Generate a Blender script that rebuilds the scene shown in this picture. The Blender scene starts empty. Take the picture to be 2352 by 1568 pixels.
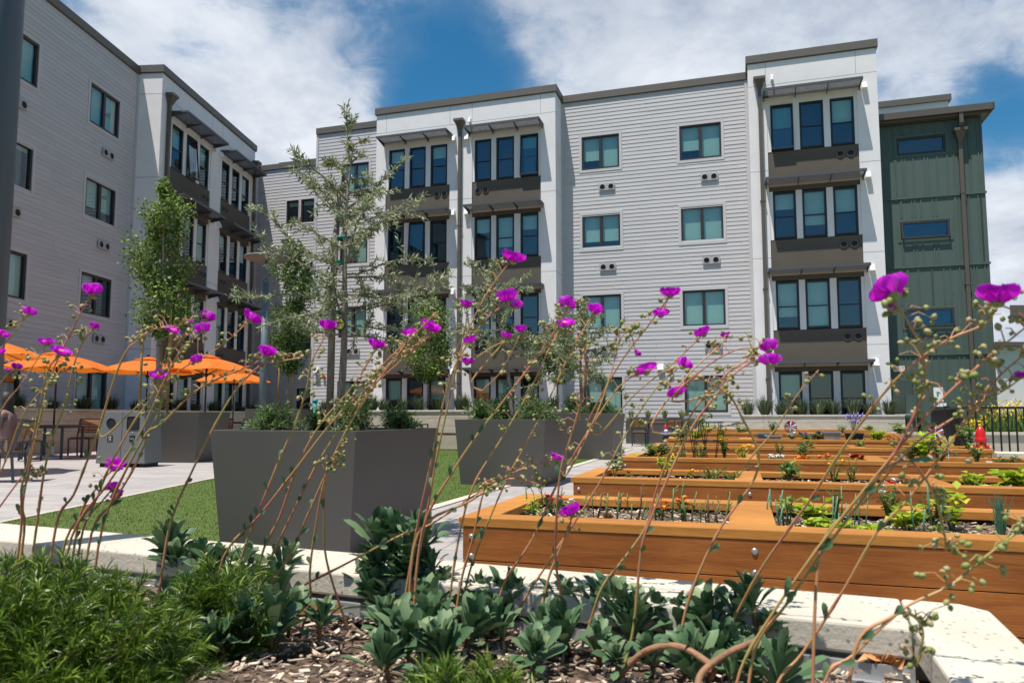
import bpy, math, random
from mathutils import Vector, Matrix
R = math.radians
S = bpy.context.scene
C = S.collection

# ------------------------------------------------------------------ camera
F, PY, HZ, H = 1700., 805., 955., .95
PIT = math.atan((HZ-PY)/F); CP, SP = math.cos(PIT), math.sin(PIT)
cd = bpy.data.cameras.new('camera'); cam = bpy.data.objects.new('camera', cd); C.objects.link(cam)
cam.location = (0, 0, H); cam.rotation_euler = (R(90)+PIT, 0, 0)
cd.sensor_width = 36; cd.lens = 36*F/2352; cd.shift_y = 21/2352
cd.clip_start = .02; cd.clip_end = 3000
cd.dof.use_dof = True; cd.dof.focus_distance = 11; cd.dof.aperture_fstop = 9
S.camera = cam
S.view_settings.view_transform = 'Standard'; S.view_settings.look = 'None'
S.view_settings.exposure = EXPO = 0.42
S.view_settings.gamma = 1

def ray(x, y):
    u = (x-1176)/F; v = (PY-y)/F
    return (u, CP-v*SP, SP+v*CP)
def at(x, y, Y):
    d = ray(x, y); t = Y/d[1]
    return Vector((d[0]*t, Y, H+d[2]*t))
def gz(x, y, z=0.):
    d = ray(x, y); t = (z-H)/d[2]
    return Vector((d[0]*t, d[1]*t, z))

# ------------------------------------------------------------------ sun + sky
SUNV = Vector((-.222, -.247, 1)).normalized()
ld = bpy.data.lights.new('sun', 'SUN'); sun = bpy.data.objects.new('sun', ld); C.objects.link(sun)
ld.energy = 4.8; ld.angle = R(.53); ld.color = (1, .955, .88)
sun.rotation_euler = SUNV.to_track_quat('Z', 'Y').to_euler()
W = bpy.data.worlds.new('World'); S.world = W; W.use_nodes = True
nt = W.node_tree; nt.nodes.clear()
def N(t, typ, **kw):
    n = t.nodes.new(typ)
    for k, v in kw.items(): setattr(n, k, v)
    return n
sky = N(nt, 'ShaderNodeTexSky'); sky.sky_type = 'NISHITA'; sky.sun_disc = False
sky.sun_elevation = math.asin(SUNV.z); sky.sun_rotation = math.atan2(SUNV.x, SUNV.y)
sky.air_density = 1.0; sky.dust_density = .6; sky.ozone_density = 2.5
def mth(t, op, a, b=None, c=None, clamp=False):
    n = N(t, 'ShaderNodeMath', operation=op, use_clamp=clamp)
    for i, v in enumerate((a, b, c)):
        if v is None: continue
        if isinstance(v, (int, float)): n.inputs[i].default_value = v
        else: t.links.new(v, n.inputs[i])
    return n.outputs[0]
tc = N(nt, 'ShaderNodeTexCoord'); gen = tc.outputs['Generated']
sep = N(nt, 'ShaderNodeSeparateXYZ'); nt.links.new(gen, sep.inputs[0])
zz = mth(nt, 'ADD', mth(nt, 'MAXIMUM', sep.outputs[2], 0.0), .28)
comb = N(nt, 'ShaderNodeCombineXYZ')
nt.links.new(mth(nt, 'DIVIDE', sep.outputs[0], zz), comb.inputs[0]); nt.links.new(mth(nt, 'DIVIDE', sep.outputs[1], zz), comb.inputs[1])
def noise(t, vec, sc, det=6, rough=.55, dist=0, off=None):
    if off is not None:
        mp = N(t, 'ShaderNodeMapping'); mp.inputs['Location'].default_value = off
        t.links.new(vec, mp.inputs[0]); vec = mp.outputs[0]
    n = N(t, 'ShaderNodeTexNoise'); n.inputs['Scale'].default_value = sc; n.inputs['Detail'].default_value = det
    n.inputs['Roughness'].default_value = rough; n.inputs['Distortion'].default_value = dist
    if vec is not None: t.links.new(vec, n.inputs['Vector'])
    return n.outputs[0]
n1 = noise(nt, comb.outputs[0], 1.3, 8, .52, .15, (3.1, 1.7, 0))
n2 = noise(nt, comb.outputs[0], 3.2, 8, .55, .1, (0, 5.2, 2))
def blob(x, y, rad, amt):                     # a cloud bank or a gap in a direction of the sky
    d = Vector(ray(x, y)).normalized()
    vd = N(nt, 'ShaderNodeVectorMath', operation='DISTANCE'); nt.links.new(gen, vd.inputs[0]); vd.inputs[1].default_value = d
    m = N(nt, 'ShaderNodeMapRange'); m.interpolation_type = 'SMOOTHSTEP'
    m.inputs[1].default_value = 0; m.inputs[2].default_value = rad; m.inputs[3].default_value = amt; m.inputs[4].default_value = 0
    nt.links.new(vd.outputs['Value'], m.inputs[0]); return m.outputs[0]
n3 = noise(nt, comb.outputs[0], 9, 8, .62, .4, (2, 8, 4))
dens = mth(nt, 'ADD', mth(nt, 'ADD', mth(nt, 'MULTIPLY', n1, .55), mth(nt, 'MULTIPLY', n2, .60)), mth(nt, 'MULTIPLY', mth(nt, 'SUBTRACT', n3, .5), .45))
for b in ((1000, 160, .16, -.27), (1060, 250, .12, -.24), (930, 260, .09, -.14), (2330, 290, .10, -.34), (2100, 190, .12, .02), (2200, 60, .18, .06), (640, 20, .18, -.10),
          (560, 230, .26, .20), (300, 60, .2, .14), (1420, 110, .22, .26), (1650, 60, .16, .10), (2340, 560, .20, .34), (800, 360, .10, .16), (1180, 40, .10, .06), (1950, 60, .14, .08)):
    dens = mth(nt, 'ADD', dens, blob(*b))
vd = N(nt, 'ShaderNodeMapRange'); nt.links.new(sep.outputs[1], vd.inputs[0]); vd.inputs[1].default_value = .1; vd.inputs[2].default_value = -.5; vd.inputs[3].default_value = 0; vd.inputs[4].default_value = -.2   # clearer sky toward the sun
dens = mth(nt, 'ADD', dens, vd.outputs[0])
mr = N(nt, 'ShaderNodeMapRange'); mr.interpolation_type = 'SMOOTHSTEP'
mr.inputs[1].default_value = .46; mr.inputs[2].default_value = .70; nt.links.new(dens, mr.inputs[0])
mr2 = N(nt, 'ShaderNodeMapRange'); mr2.interpolation_type = 'SMOOTHSTEP'; mr2.inputs[1].default_value = .25; mr2.inputs[2].default_value = .95; nt.links.new(dens, mr2.inputs[0])
alpha = mth(nt, 'ADD', mth(nt, 'MULTIPLY', mr.outputs[0], .62), mth(nt, 'MULTIPLY', mr2.outputs[0], .38), clamp=True)
cr = N(nt, 'ShaderNodeValToRGB'); e = cr.color_ramp.elements
e[0].position = .36; e[0].color = (5.0, 5.8, 7.3, 1); e[1].position = .62; e[1].color = (10.6, 11.1, 11.9, 1)
nt.links.new(noise(nt, comb.outputs[0], 2.3, 9, .62, .25, (7, 2, 1)), cr.inputs[0])
mx = N(nt, 'ShaderNodeMix', data_type='RGBA'); nt.links.new(alpha, mx.inputs[0])
hs = N(nt, 'ShaderNodeHueSaturation'); hs.inputs['Hue'].default_value = .488; hs.inputs['Saturation'].default_value = 1.38; hs.inputs['Value'].default_value = 1.4; nt.links.new(sky.outputs[0], hs.inputs['Color'])
nt.links.new(hs.outputs[0], mx.inputs[6]); nt.links.new(cr.outputs[0], mx.inputs[7])
bg = N(nt, 'ShaderNodeBackground'); bg.inputs[1].default_value = .061; nt.links.new(mx.outputs[2], bg.inputs[0])
wo = N(nt, 'ShaderNodeOutputWorld'); nt.links.new(bg.outputs[0], wo.inputs[0])

# ------------------------------------------------------------------ materials
def mat(name, col, rough=.6, var=.0, sc=4., bump=0., bsc=40., stretch=None, metal=0., spec=.5, col2=None, det=4, trans=0., coord='Object'):
    m = bpy.data.materials.new(name); m.use_nodes = True; t = m.node_tree
    p = t.nodes['Principled BSDF']; p.inputs['Roughness'].default_value = rough
    p.inputs['Metallic'].default_value = metal; p.inputs['Specular IOR Level'].default_value = spec
    p.inputs['Base Color'].default_value = (*col, 1)
    tcn = N(t, 'ShaderNodeTexCoord'); vec = tcn.outputs[coord]
    if stretch:
        mp = N(t, 'ShaderNodeMapping'); mp.inputs['Scale'].default_value = stretch; t.links.new(vec, mp.inputs[0]); vec = mp.outputs[0]
    if var or col2:
        c2 = col2 or tuple(c*(1-var) for c in col)
        rp = N(t, 'ShaderNodeValToRGB'); rp.color_ramp.elements[0].color = (*c2, 1); rp.color_ramp.elements[1].color = (*col, 1)
        rp.color_ramp.elements[0].position = .35; rp.color_ramp.elements[1].position = .65
        t.links.new(noise(t, vec, sc, det), rp.inputs[0]); t.links.new(rp.outputs[0], p.inputs['Base Color'])
    if bump:
        b = N(t, 'ShaderNodeBump'); b.inputs['Strength'].default_value = bump; b.inputs['Distance'].default_value = .01
        t.links.new(noise(t, vec, bsc, 5), b.inputs['Height']); t.links.new(b.outputs[0], p.inputs['Normal'])
    if trans:                                  # thin leaf: some light through
        o = t.nodes['Material Output']; tr = N(t, 'ShaderNodeBsdfTranslucent'); ms = N(t, 'ShaderNodeMixShader')
        ms.inputs[0].default_value = trans; tr.inputs[0].default_value = (*[min(1, c*1.6) for c in col], 1)
        t.links.new(p.outputs[0], ms.inputs[1]); t.links.new(tr.outputs[0], ms.inputs[2]); t.links.new(ms.outputs[0], o.inputs[0])
    return m
def leafmat(name, c1, c2, c3, rough=.45, trans=.3, spec=.5):   # each leaf its own tone (random per island)
    m = bpy.data.materials.new(name); m.use_nodes = True; t = m.node_tree
    p = t.nodes['Principled BSDF']; p.inputs['Roughness'].default_value = rough; p.inputs['Specular IOR Level'].default_value = spec
    g = N(t, 'ShaderNodeNewGeometry'); rp = N(t, 'ShaderNodeValToRGB'); el = rp.color_ramp.elements
    el[0].position = 0; el[0].color = (*c1, 1); el[1].position = 1; el[1].color = (*c3, 1); k = el.new(.55); k.color = (*c2, 1)
    t.links.new(g.outputs['Random Per Island'], rp.inputs[0]); t.links.new(rp.outputs[0], p.inputs['Base Color'])
    o = t.nodes['Material Output']; tr = N(t, 'ShaderNodeBsdfTranslucent'); ms = N(t, 'ShaderNodeMixShader'); ms.inputs[0].default_value = trans
    t.links.new(rp.outputs[0], tr.inputs[0]); t.links.new(p.outputs[0], ms.inputs[1]); t.links.new(tr.outputs[0], ms.inputs[2]); t.links.new(ms.outputs[0], o.inputs[0])
    return m
M_ = {}
def vary(t, p, lo, hi):                        # each board its own tone
    l = p.inputs['Base Color'].links; g = N(t, 'ShaderNodeNewGeometry'); m = N(t, 'ShaderNodeMapRange'); m.inputs[3].default_value = lo; m.inputs[4].default_value = hi
    t.links.new(g.outputs['Random Per Island'], m.inputs[0]); v = N(t, 'ShaderNodeVectorMath', operation='SCALE'); t.links.new(l[0].from_socket, v.inputs[0]); t.links.new(m.outputs[0], v.inputs['Scale']); t.links.new(v.outputs[0], p.inputs['Base Color'])
M_['siding'] = mat('grey_siding', (.49, .475, .48), .65, .05, .8, .15, 60, (1, 1, 6))
_t = M_['siding'].node_tree; vary(_t, _t.nodes['Principled BSDF'], .955, 1.03)
M_['stucco'] = mat('white_stucco', (.76, .735, .735), .85, .06, 1.3, .35, 90)
M_['joint'] = mat('stucco_joint', (.33, .32, .34), .9)
M_['trim'] = mat('siding_trim', (.50, .485, .49), .6)
M_['taupe'] = mat('taupe_stucco', (.105, .088, .068), .85, .08, 1.5, .25, 80)
M_['fascia'] = mat('roof_fascia_metal', (.115, .10, .083), .5, .05, 2)
M_['green'] = mat('green_batten_siding', (.066, .100, .085), .6, .06, 1.2, .1, 50)
M_['frame'] = mat('bronze_window_frame', (.028, .02, .014), .45)
M_['fblack'] = mat('black_window_frame', (.012, .012, .013), .4)
M_['pipe'] = mat('brown_drainpipe', (.10, .083, .065), .45, .05, 2)
M_['awning'] = mat('grey_awning_metal', (.075, .077, .082), .45, .06, 3)
M_['white'] = mat('white_enamel', (.78, .78, .77), .45)
M_['dark'] = mat('dark_recess', (.008, .009, .01), .6)
M_['dark_backing'] = mat('dark_room_backing', (.008, .02, .026), .8)  # near-black colour stands for the unlit room behind the glass
M_['blind'] = mat('roller_blind', (.62, .69, .62), .9, .05, 2, .2, 120, (1, 1, 14))
M_['ring'] = mat('vent_ring', (.38, .37, .37), .5)
M_['ringd'] = mat('taupe_vent_ring', (.13, .11, .09), .5)
def glassmat():
    m = bpy.data.materials.new('window_glass'); m.use_nodes = True; t = m.node_tree; t.nodes.remove(t.nodes['Principled BSDF'])
    o = t.nodes['Material Output']; gl = N(t, 'ShaderNodeBsdfGlossy'); gl.inputs['Roughness'].default_value = .015; gl.inputs[0].default_value = (.62, .78, .9, 1)
    tr = N(t, 'ShaderNodeBsdfTransparent'); tr.inputs[0].default_value = (.63, .80, .77, 1)
    fr = N(t, 'ShaderNodeLayerWeight'); fr.inputs[0].default_value = .5
    b = N(t, 'ShaderNodeBump'); b.inputs['Strength'].default_value = .05; b.inputs['Distance'].default_value = .02
    tcn = N(t, 'ShaderNodeTexCoord'); t.links.new(noise(t, tcn.outputs['Object'], 1.4, 1), b.inputs['Height']); t.links.new(b.outputs[0], gl.inputs['Normal'])
    f = mth(t, 'ADD', mth(t, 'MULTIPLY', mth(t, 'POWER', fr.outputs['Facing'], 4.0), .85), .14, clamp=True)
    ms = N(t, 'ShaderNodeMixShader'); t.links.new(f, ms.inputs[0]); t.links.new(tr.outputs[0], ms.inputs[1]); t.links.new(gl.outputs[0], ms.inputs[2]); t.links.new(ms.outputs[0], o.inputs[0])
    return m
M_['glass'] = glassmat()
M_['planter'] = mat('charcoal_planter_metal', (.088, .080, .072), .5, .10, .9, spec=.4)
M_['binm'] = mat('grey_bin_metal', (.15, .155, .155), .42, .05, 1.5)
M_['chrome'] = mat('bright_steel', (.55, .56, .57), .35, metal=.8)
def woodmat(name, a, b, dk=None):
    m = bpy.data.materials.new(name); m.use_nodes = True; t = m.node_tree; p = t.nodes['Principled BSDF']; p.inputs['Roughness'].default_value = .55; p.inputs['Specular IOR Level'].default_value = .3
    tcn = N(t, 'ShaderNodeTexCoord'); v = tcn.outputs['Object']
    def st(sc): mp = N(t, 'ShaderNodeMapping'); mp.inputs['Scale'].default_value = sc; t.links.new(v, mp.inputs[0]); return mp.outputs[0]
    r1 = N(t, 'ShaderNodeValToRGB'); e = r1.color_ramp.elements; e[0].position = .36; e[0].color = (*b, 1); e[1].position = .62; e[1].color = (*a, 1)
    t.links.new(noise(t, st((.9, 9, 9)), 3, 8, .6, .6), r1.inputs[0])
    dk = dk or tuple(c*.45 for c in b)                       # dark grain lines and a few stains
    r2 = N(t, 'ShaderNodeValToRGB'); e = r2.color_ramp.elements; e[0].position = .60; e[0].color = (0, 0, 0, 1); e[1].position = .68; e[1].color = (1, 1, 1, 1)
    t.links.new(noise(t, st((.7, 22, 22)), 2.2, 6, .7, 1.2, (3, 1, 5)), r2.inputs[0])
    r3 = N(t, 'ShaderNodeValToRGB'); e = r3.color_ramp.elements; e[0].position = .45; e[0].color = (.78, .76, .74, 1); e[1].position = .7; e[1].color = (1, 1, 1, 1)
    t.links.new(noise(t, v, 1.7, 6, .65), r3.inputs[0])
    mx1 = N(t, 'ShaderNodeMix', data_type='RGBA'); t.links.new(mth(t, 'MULTIPLY', r2.outputs[0], .6), mx1.inputs[0]); t.links.new(r1.outputs[0], mx1.inputs[6]); mx1.inputs[7].default_value = (*dk, 1)
    mx2 = N(t, 'ShaderNodeMix', data_type='RGBA', blend_type='MULTIPLY'); mx2.inputs[0].default_value = 1; t.links.new(mx1.outputs[2], mx2.inputs[6]); t.links.new(r3.outputs[0], mx2.inputs[7]); t.links.new(mx2.outputs[2], p.inputs['Base Color'])
    vary(t, p, .82, 1.12)
    b_ = N(t, 'ShaderNodeBump'); b_.inputs['Strength'].default_value = .15; b_.inputs['Distance'].default_value = .01; t.links.new(noise(t, st((1, 12, 12)), 12, 5), b_.inputs['Height']); t.links.new(b_.outputs[0], p.inputs['Normal'])
    return m
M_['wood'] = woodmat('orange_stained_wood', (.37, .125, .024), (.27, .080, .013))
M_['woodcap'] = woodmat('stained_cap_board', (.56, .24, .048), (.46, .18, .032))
M_['teak'] = woodmat('chair_slat_wood', (.34, .17, .07), (.24, .11, .045))
M_['chairm'] = mat('blue_grey_chair_frame', (.028, .036, .048), .4)
M_['bolt'] = mat('bolt_steel', (.36, .35, .33), .4, metal=.7)
M_['orange'] = mat('orange_canvas', (.76, .165, .010), .75, .06, 3, .1, 200, trans=.25)
M_['pole'] = mat('dark_umbrella_pole', (.02, .014, .012), .4)
M_['lamp'] = mat('grey_lamp_post', (.12, .15, .175), .45, .05, 3)
M_['lampn'] = mat('slate_post_paint', (.07, .09, .115), .45, .05, 3)
M_['block'] = mat('pale_wall_block', (.50, .44, .35), .85, .16, 3.5, .4, 50, (1, 1, 3))
def capmat(name, c, dark, sc):
    m = mat(name, c, .85, .16, 5, .25, 90); t = m.node_tree; p = t.nodes['Principled BSDF']; src = p.inputs['Base Color'].links[0].from_socket
    vo = N(t, 'ShaderNodeTexVoronoi'); vo.inputs['Scale'].default_value = sc; tcn = N(t, 'ShaderNodeTexCoord'); t.links.new(tcn.outputs['Object'], vo.inputs['Vector'])
    a = N(t, 'ShaderNodeMapRange'); a.inputs[1].default_value = .16; a.inputs[2].default_value = .28; a.inputs[3].default_value = 1; a.inputs[4].default_value = 0; t.links.new(vo.outputs['Distance'], a.inputs[0])
    sp_ = N(t, 'ShaderNodeSeparateColor'); t.links.new(vo.outputs['Color'], sp_.inputs[0]); k = mth(t, 'GREATER_THAN', sp_.outputs[0], .62)
    mx = N(t, 'ShaderNodeMix', data_type='RGBA'); t.links.new(mth(t, 'MULTIPLY', mth(t, 'MULTIPLY', a.outputs[0], k), .8), mx.inputs[0]); t.links.new(src, mx.inputs[6]); mx.inputs[7].default_value = (*dark, 1); t.links.new(mx.outputs[2], p.inputs['Base Color']); return m
M_['cap'] = capmat('cream_wall_cap', (.58, .52, .42), (.16, .14, .12), 58)
M_['capface'] = capmat('aggregate_cap_face', (.40, .34, .25), (.14, .13, .11), 90)
M_['metalstrip'] = mat('galvanised_strip', (.45, .46, .46), .4, .1, 20, metal=.5)
M_['black'] = mat('black_fence_paint', (.008, .008, .008), .35)
M_['red'] = mat('hydrant_red_paint', (.55, .01, .008), .3)
M_['yellowp'] = mat('yellow_paint', (.8, .5, .02), .4)
M_['soil'] = mat('bark_soil', (.16, .105, .07), .95, 0, 30, 1.0, 60, col2=(.03, .018, .012))
M_['chip'] = leafmat('bark_chips', (.12, .08, .055), (.36, .26, .18), (.68, .57, .45), .9, 0.0)
M_['hedge'] = mat('bark', (.27, .22, .17), .9, .35, 12, .8, 30, (3, 3, .6))
M_['pale_bark'] = mat('pale_bark', (.33, .29, .24), .9, .3, 12, .6, 30, (3, 3, .6))
M_['stake'] = mat('wood_stake', (.38, .22, .08), .8, .25, 9, .2, 30, (6, 6, .5))
M_['tie'] = mat('green_tree_tie', (.0, .18, .14), .6)
M_['olive'] = leafmat('olive_leaves', (.12, .15, .06), (.26, .30, .15), (.52, .54, .38), .5, .25)
M_['ginkgo'] = leafmat('bright_green_leaves', (.05, .10, .012), (.14, .23, .035), (.33, .40, .10), .5, .35)
M_['dkleaf'] = leafmat('dark_green_leaves', (.03, .07, .012), (.08, .15, .028), (.2, .27, .07), .5, .3)
M_['rosemary'] = leafmat('trailing_shrub_leaves', (.03, .07, .015), (.10, .18, .045), (.24, .33, .10), .5, .3)
M_['ograss'] = leafmat('ornamental_grass_blades', (.035, .06, .03), (.08, .12, .055), (.2, .25, .12), .5, .3)
M_['ygrass'] = leafmat('variegated_grass_blades', (.22, .26, .08), (.42, .45, .2), (.62, .62, .4), .5, .3)
M_['turfb'] = leafmat('turf_blades', (.045, .095, .006), (.085, .16, .010), (.18, .27, .04), .9, .2, .1)
M_['lime'] = leafmat('lime_leaves', (.18, .3, .015), (.38, .5, .03), (.62, .66, .08), .5, .4)
M_['herb'] = leafmat('herb_leaves', (.05, .11, .02), (.12, .22, .05), (.28, .36, .1), .5, .3)
M_['succ'] = leafmat('blue_green_succulent_leaves', (.05, .105, .045), (.105, .185, .085), (.26, .33, .17), .5, .12, .35)
M_['succstalk'] = mat('succulent_branch', (.36, .17, .09), .7, .4, 20, .6, 60, col2=(.22, .12, .06))
M_['feather'] = leafmat('feathery_green_leaves', (.022, .055, .005), (.08, .155, .010), (.32, .43, .06), .35, .3, .6)
M_['petal'] = leafmat('magenta_petals', (.60, .004, .60), (.80, .03, .80), (.92, .13, .90), .5, .45, .2)
M_['bud'] = leafmat('seed_pods', (.20, .24, .05), (.36, .36, .13), (.42, .32, .2), .6, .15)
def stemmat():
    m = bpy.data.materials.new('flower_stem'); m.use_nodes = True; t = m.node_tree; p = t.nodes['Principled BSDF']; p.inputs['Roughness'].default_value = .5
    tcn = N(t, 'ShaderNodeTexCoord'); rp = N(t, 'ShaderNodeValToRGB'); el = rp.color_ramp.elements
    el[0].position = .36; el[0].color = (.48, .15, .10, 1); el[1].position = .62; el[1].color = (.36, .30, .09, 1); k = el.new(.5); k.color = (.50, .24, .10, 1)
    t.links.new(noise(t, tcn.outputs['Object'], 5, 3), rp.inputs[0]); t.links.new(rp.outputs[0], p.inputs['Base Color']); return m
M_['stem'] = stemmat()
for n_, c_ in dict(pinkf=(.75, .02, .12), whitef=(.85, .85, .85), orangef=(.9, .25, .01), yellowf=(.9, .6, .01), redf=(.45, .0, .01), purplef=(.22, .14, .5), bluef=(.015, .05, .26), skin=(.42, .24, .16), hair=(.012, .009, .008), mauve=(.25, .14, .13), dgreen=(.01, .03, .035), trouser=(.22, .15, .11), teal=(.02, .22, .22), greyplastic=(.25, .26, .26), red_text=(.6, .01, .01), sage=(.18, .26, .2), rail=(.3, .3, .3), dryleaf=(.62, .28, .09)).items():
    M_[n_] = mat(n_, c_, .6, .1, 8)

# ------------------------------------------------------------------ mesh builder
class MB:
    def __init__(s): s.v = []; s.f = []; s.sm = []
    def quad(s, a, b, c, d, sm=False):
        n = len(s.v); s.v += [a, b, c, d]; s.f.append((n, n+1, n+2, n+3)); s.sm.append(sm)
    def tri(s, a, b, c):
        n = len(s.v); s.v += [a, b, c]; s.f.append((n, n+1, n+2)); s.sm.append(False)
    def box(s, x0, x1, y0, y1, z0, z1):
        n = len(s.v); s.v += [(x, y, z) for z in (z0, z1) for y in (y0, y1) for x in (x0, x1)]
        for f in ((0, 2, 3, 1), (4, 5, 7, 6), (0, 1, 5, 4), (2, 6, 7, 3), (0, 4, 6, 2), (1, 3, 7, 5)): s.f.append(tuple(n+i for i in f)); s.sm.append(False)
    def hexa(s, b, t):                        # 4 bottom pts, 4 top pts (ccw)
        n = len(s.v); s.v += [tuple(p) for p in b]+[tuple(p) for p in t]
        for f in ((3, 2, 1, 0), (4, 5, 6, 7), (0, 1, 5, 4), (1, 2, 6, 5), (2, 3, 7, 6), (3, 0, 4, 7)): s.f.append(tuple(n+i for i in f)); s.sm.append(False)
    def tube(s, pts, rad, k=6, cap=True, sm=True):
        pts = [Vector(p) for p in pts]; n0 = len(s.v); L = len(pts)
        if isinstance(rad, (int, float)): rad = [rad]*L
        up = None
        for i, p in enumerate(pts):
            d = (pts[min(i+1, L-1)]-pts[max(i-1, 0)]); d = d.normalized() if d.length > 1e-9 else Vector((0, 0, 1))
            if up is None: up = d.orthogonal().normalized()
            else:
                up = up-d*up.dot(d); up = up.normalized() if up.length > 1e-6 else d.orthogonal().normalized()
            w = d.cross(up)
            for j in range(k):
                a = 2*math.pi*j/k; s.v.append(tuple(p+(up*math.cos(a)+w*math.sin(a))*rad[i]))
        for i in range(L-1):
            for j in range(k):
                a = n0+i*k+j; b = n0+i*k+(j+1) % k; s.f.append((a, b, b+k, a+k)); s.sm.append(sm)
        if cap:
            s.f.append(tuple(n0+j for j in range(k))[::-1]); s.sm.append(False)
            s.f.append(tuple(n0+(L-1)*k+j for j in range(k))); s.sm.append(False)
    def bar(s, a, b, w, h=None):              # rectangular bar between two points
        a, b = Vector(a), Vector(b); h = h or w; d = (b-a).normalized()
        x = d.cross(Vector((0, 0, 1))); x = x.normalized() if x.length > 1e-4 else Vector((1, 0, 0)); y = x.cross(d)
        q = [x*w/2+y*h/2, -x*w/2+y*h/2, -x*w/2-y*h/2, x*w/2-y*h/2]
        s.hexa([a+i for i in q][::-1], [b+i for i in q][::-1])
    def lathe(s, prof, c=(0, 0), k=16, sm=True, ax=None):
        n0 = len(s.v)
        for r, z in prof:
            for j in range(k):
                a = 2*math.pi*j/k; s.v.append((c[0]+r*math.cos(a), c[1]+r*math.sin(a), z))
        for i in range(len(prof)-1):
            for j in range(k):
                a = n0+i*k+j; b = n0+i*k+(j+1) % k; s.f.append((a, b, b+k, a+k)); s.sm.append(sm)
    def leaf(s, p, d, L, w, nrm=None, bend=0., cup=0.):   # pointed leaf: 2 quads-ish, 1 island
        p, d = Vector(p), Vector(d).normalized()
        nrm = Vector(nrm) if nrm is not None else Vector((random.uniform(-1, 1), random.uniform(-1, 1), random.uniform(.1, 1)))
        sd = d.cross(nrm); sd = sd.normalized() if sd.length > 1e-4 else d.orthogonal().normalized(); u = sd.cross(d)
        n = len(s.v); m = p+d*L*.5+u*bend*L; t = p+d*L+u*bend*L*-.2
        s.v += [tuple(p), tuple(m+sd*w/2+u*cup*w), tuple(t), tuple(m-sd*w/2+u*cup*w), tuple(m-u*cup*w)]
        if cup: s.f += [(n, n+4, n+1), (n+1, n+4, n+2), (n, n+3, n+4), (n+4, n+3, n+2)]; s.sm += [True]*4
        else: s.v.pop(); s.f.append((n, n+1, n+2, n+3)); s.sm.append(False)
    def mesh(s, name, m):
        me = bpy.data.meshes.new(name); me.from_pydata([tuple(v) for v in s.v], [], s.f)
        if any(s.sm): me.polygons.foreach_set('use_smooth', s.sm)
        me.materials.append(M_[m] if isinstance(m, str) else m); me.update(); return me
    def build(s, name, m, parent=None, loc=None, rot=None, bevel=0):
        return obj(name, s.mesh(name, m), parent, loc, rot, bevel)
def obj(name, me, parent=None, loc=None, rot=None, bevel=0):
    o = bpy.data.objects.new(name, me); C.objects.link(o); o.parent = parent
    if loc is not None: o.location = loc
    if rot is not None: o.rotation_euler = rot if hasattr(rot, '__len__') else (0, 0, rot)
    if bevel:
        b = o.modifiers.new('bevel', 'BEVEL'); b.width = bevel; b.segments = 2; b.limit_method = 'ANGLE'
    return o
def thing(name, label, cat, loc=(0, 0, 0), rot=0, group=None):
    o = obj(name, None, None, loc, rot); return tag(o, label, cat, group)
def tag(o, label=None, cat=None, group=None, kind=None):
    if label: o['label'] = label
    if cat: o['category'] = cat
    if group: o['group'] = group
    if kind: o['kind'] = kind
    return o
def copy_tree(o, parent=None):
    c = o.copy(); C.objects.link(c); c.parent = parent
    for ch in [x for x in o.children]: copy_tree(ch, c)
    return c
def text(txt, size, mt, parent, loc, rot, name='lettering'):
    cu = bpy.data.curves.new(name, 'FONT'); cu.body = txt; cu.size = size; cu.extrude = .001; cu.align_x = 'CENTER'; cu.align_y = 'CENTER'
    tmp = bpy.data.objects.new('tmp', cu); C.objects.link(tmp)
    me = bpy.data.meshes.new_from_object(tmp.evaluated_get(bpy.context.evaluated_depsgraph_get())); bpy.data.objects.remove(tmp)
    me.materials.clear(); me.materials.append(M_[mt]); return obj(name, me, parent, loc, rot)

AM = R(-17.3); OM = Vector((2.72, 28.3, 0)); RM = Vector((math.cos(AM), math.sin(AM), 0)); NM = Vector((-math.sin(AM), math.cos(AM), 0))
AL = math.atan2(.9975, .0706); OL = Vector((-12.716, 25.969, 0))
def PM(s, off, z=0.): return OM+RM*s-NM*off+Vector((0, 0, z))      # main facade frame: along, toward the court, up

# ------------------------------------------------------------------ buildings
random.seed(4)
HEADS = (11.86, 8.72, 5.57, 2.42)
def stucco_wall(mb, x0, x1, z0, z1, y, holes=(), depth=.15):
    xs = sorted({x0, x1, *[h[0] for h in holes], *[h[1] for h in holes]}); zs = sorted({z0, z1, *[h[2] for h in holes], *[h[3] for h in holes]})
    for a, b in zip(xs, xs[1:]):
        for c, d in zip(zs, zs[1:]):
            mx_, mz_ = (a+b)/2, (c+d)/2
            if any(h[0] < mx_ < h[1] and h[2] < mz_ < h[3] for h in holes): continue
            mb.quad((a, y, c), (b, y, c), (b, y, d), (a, y, d))
    for h in holes: reveal(mb, h, y, depth)
def reveal(mb, h, y, d):
    a, b, c, e = h; Y = y+d
    mb.quad((a, y, c), (a, Y, c), (a, Y, e), (a, y, e)); mb.quad((b, y, c), (b, y, e), (b, Y, e), (b, Y, c))
    mb.quad((a, y, e), (a, Y, e), (b, Y, e), (b, y, e)); mb.quad((a, y, c), (b, y, c), (b, Y, c), (a, Y, c))
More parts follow.
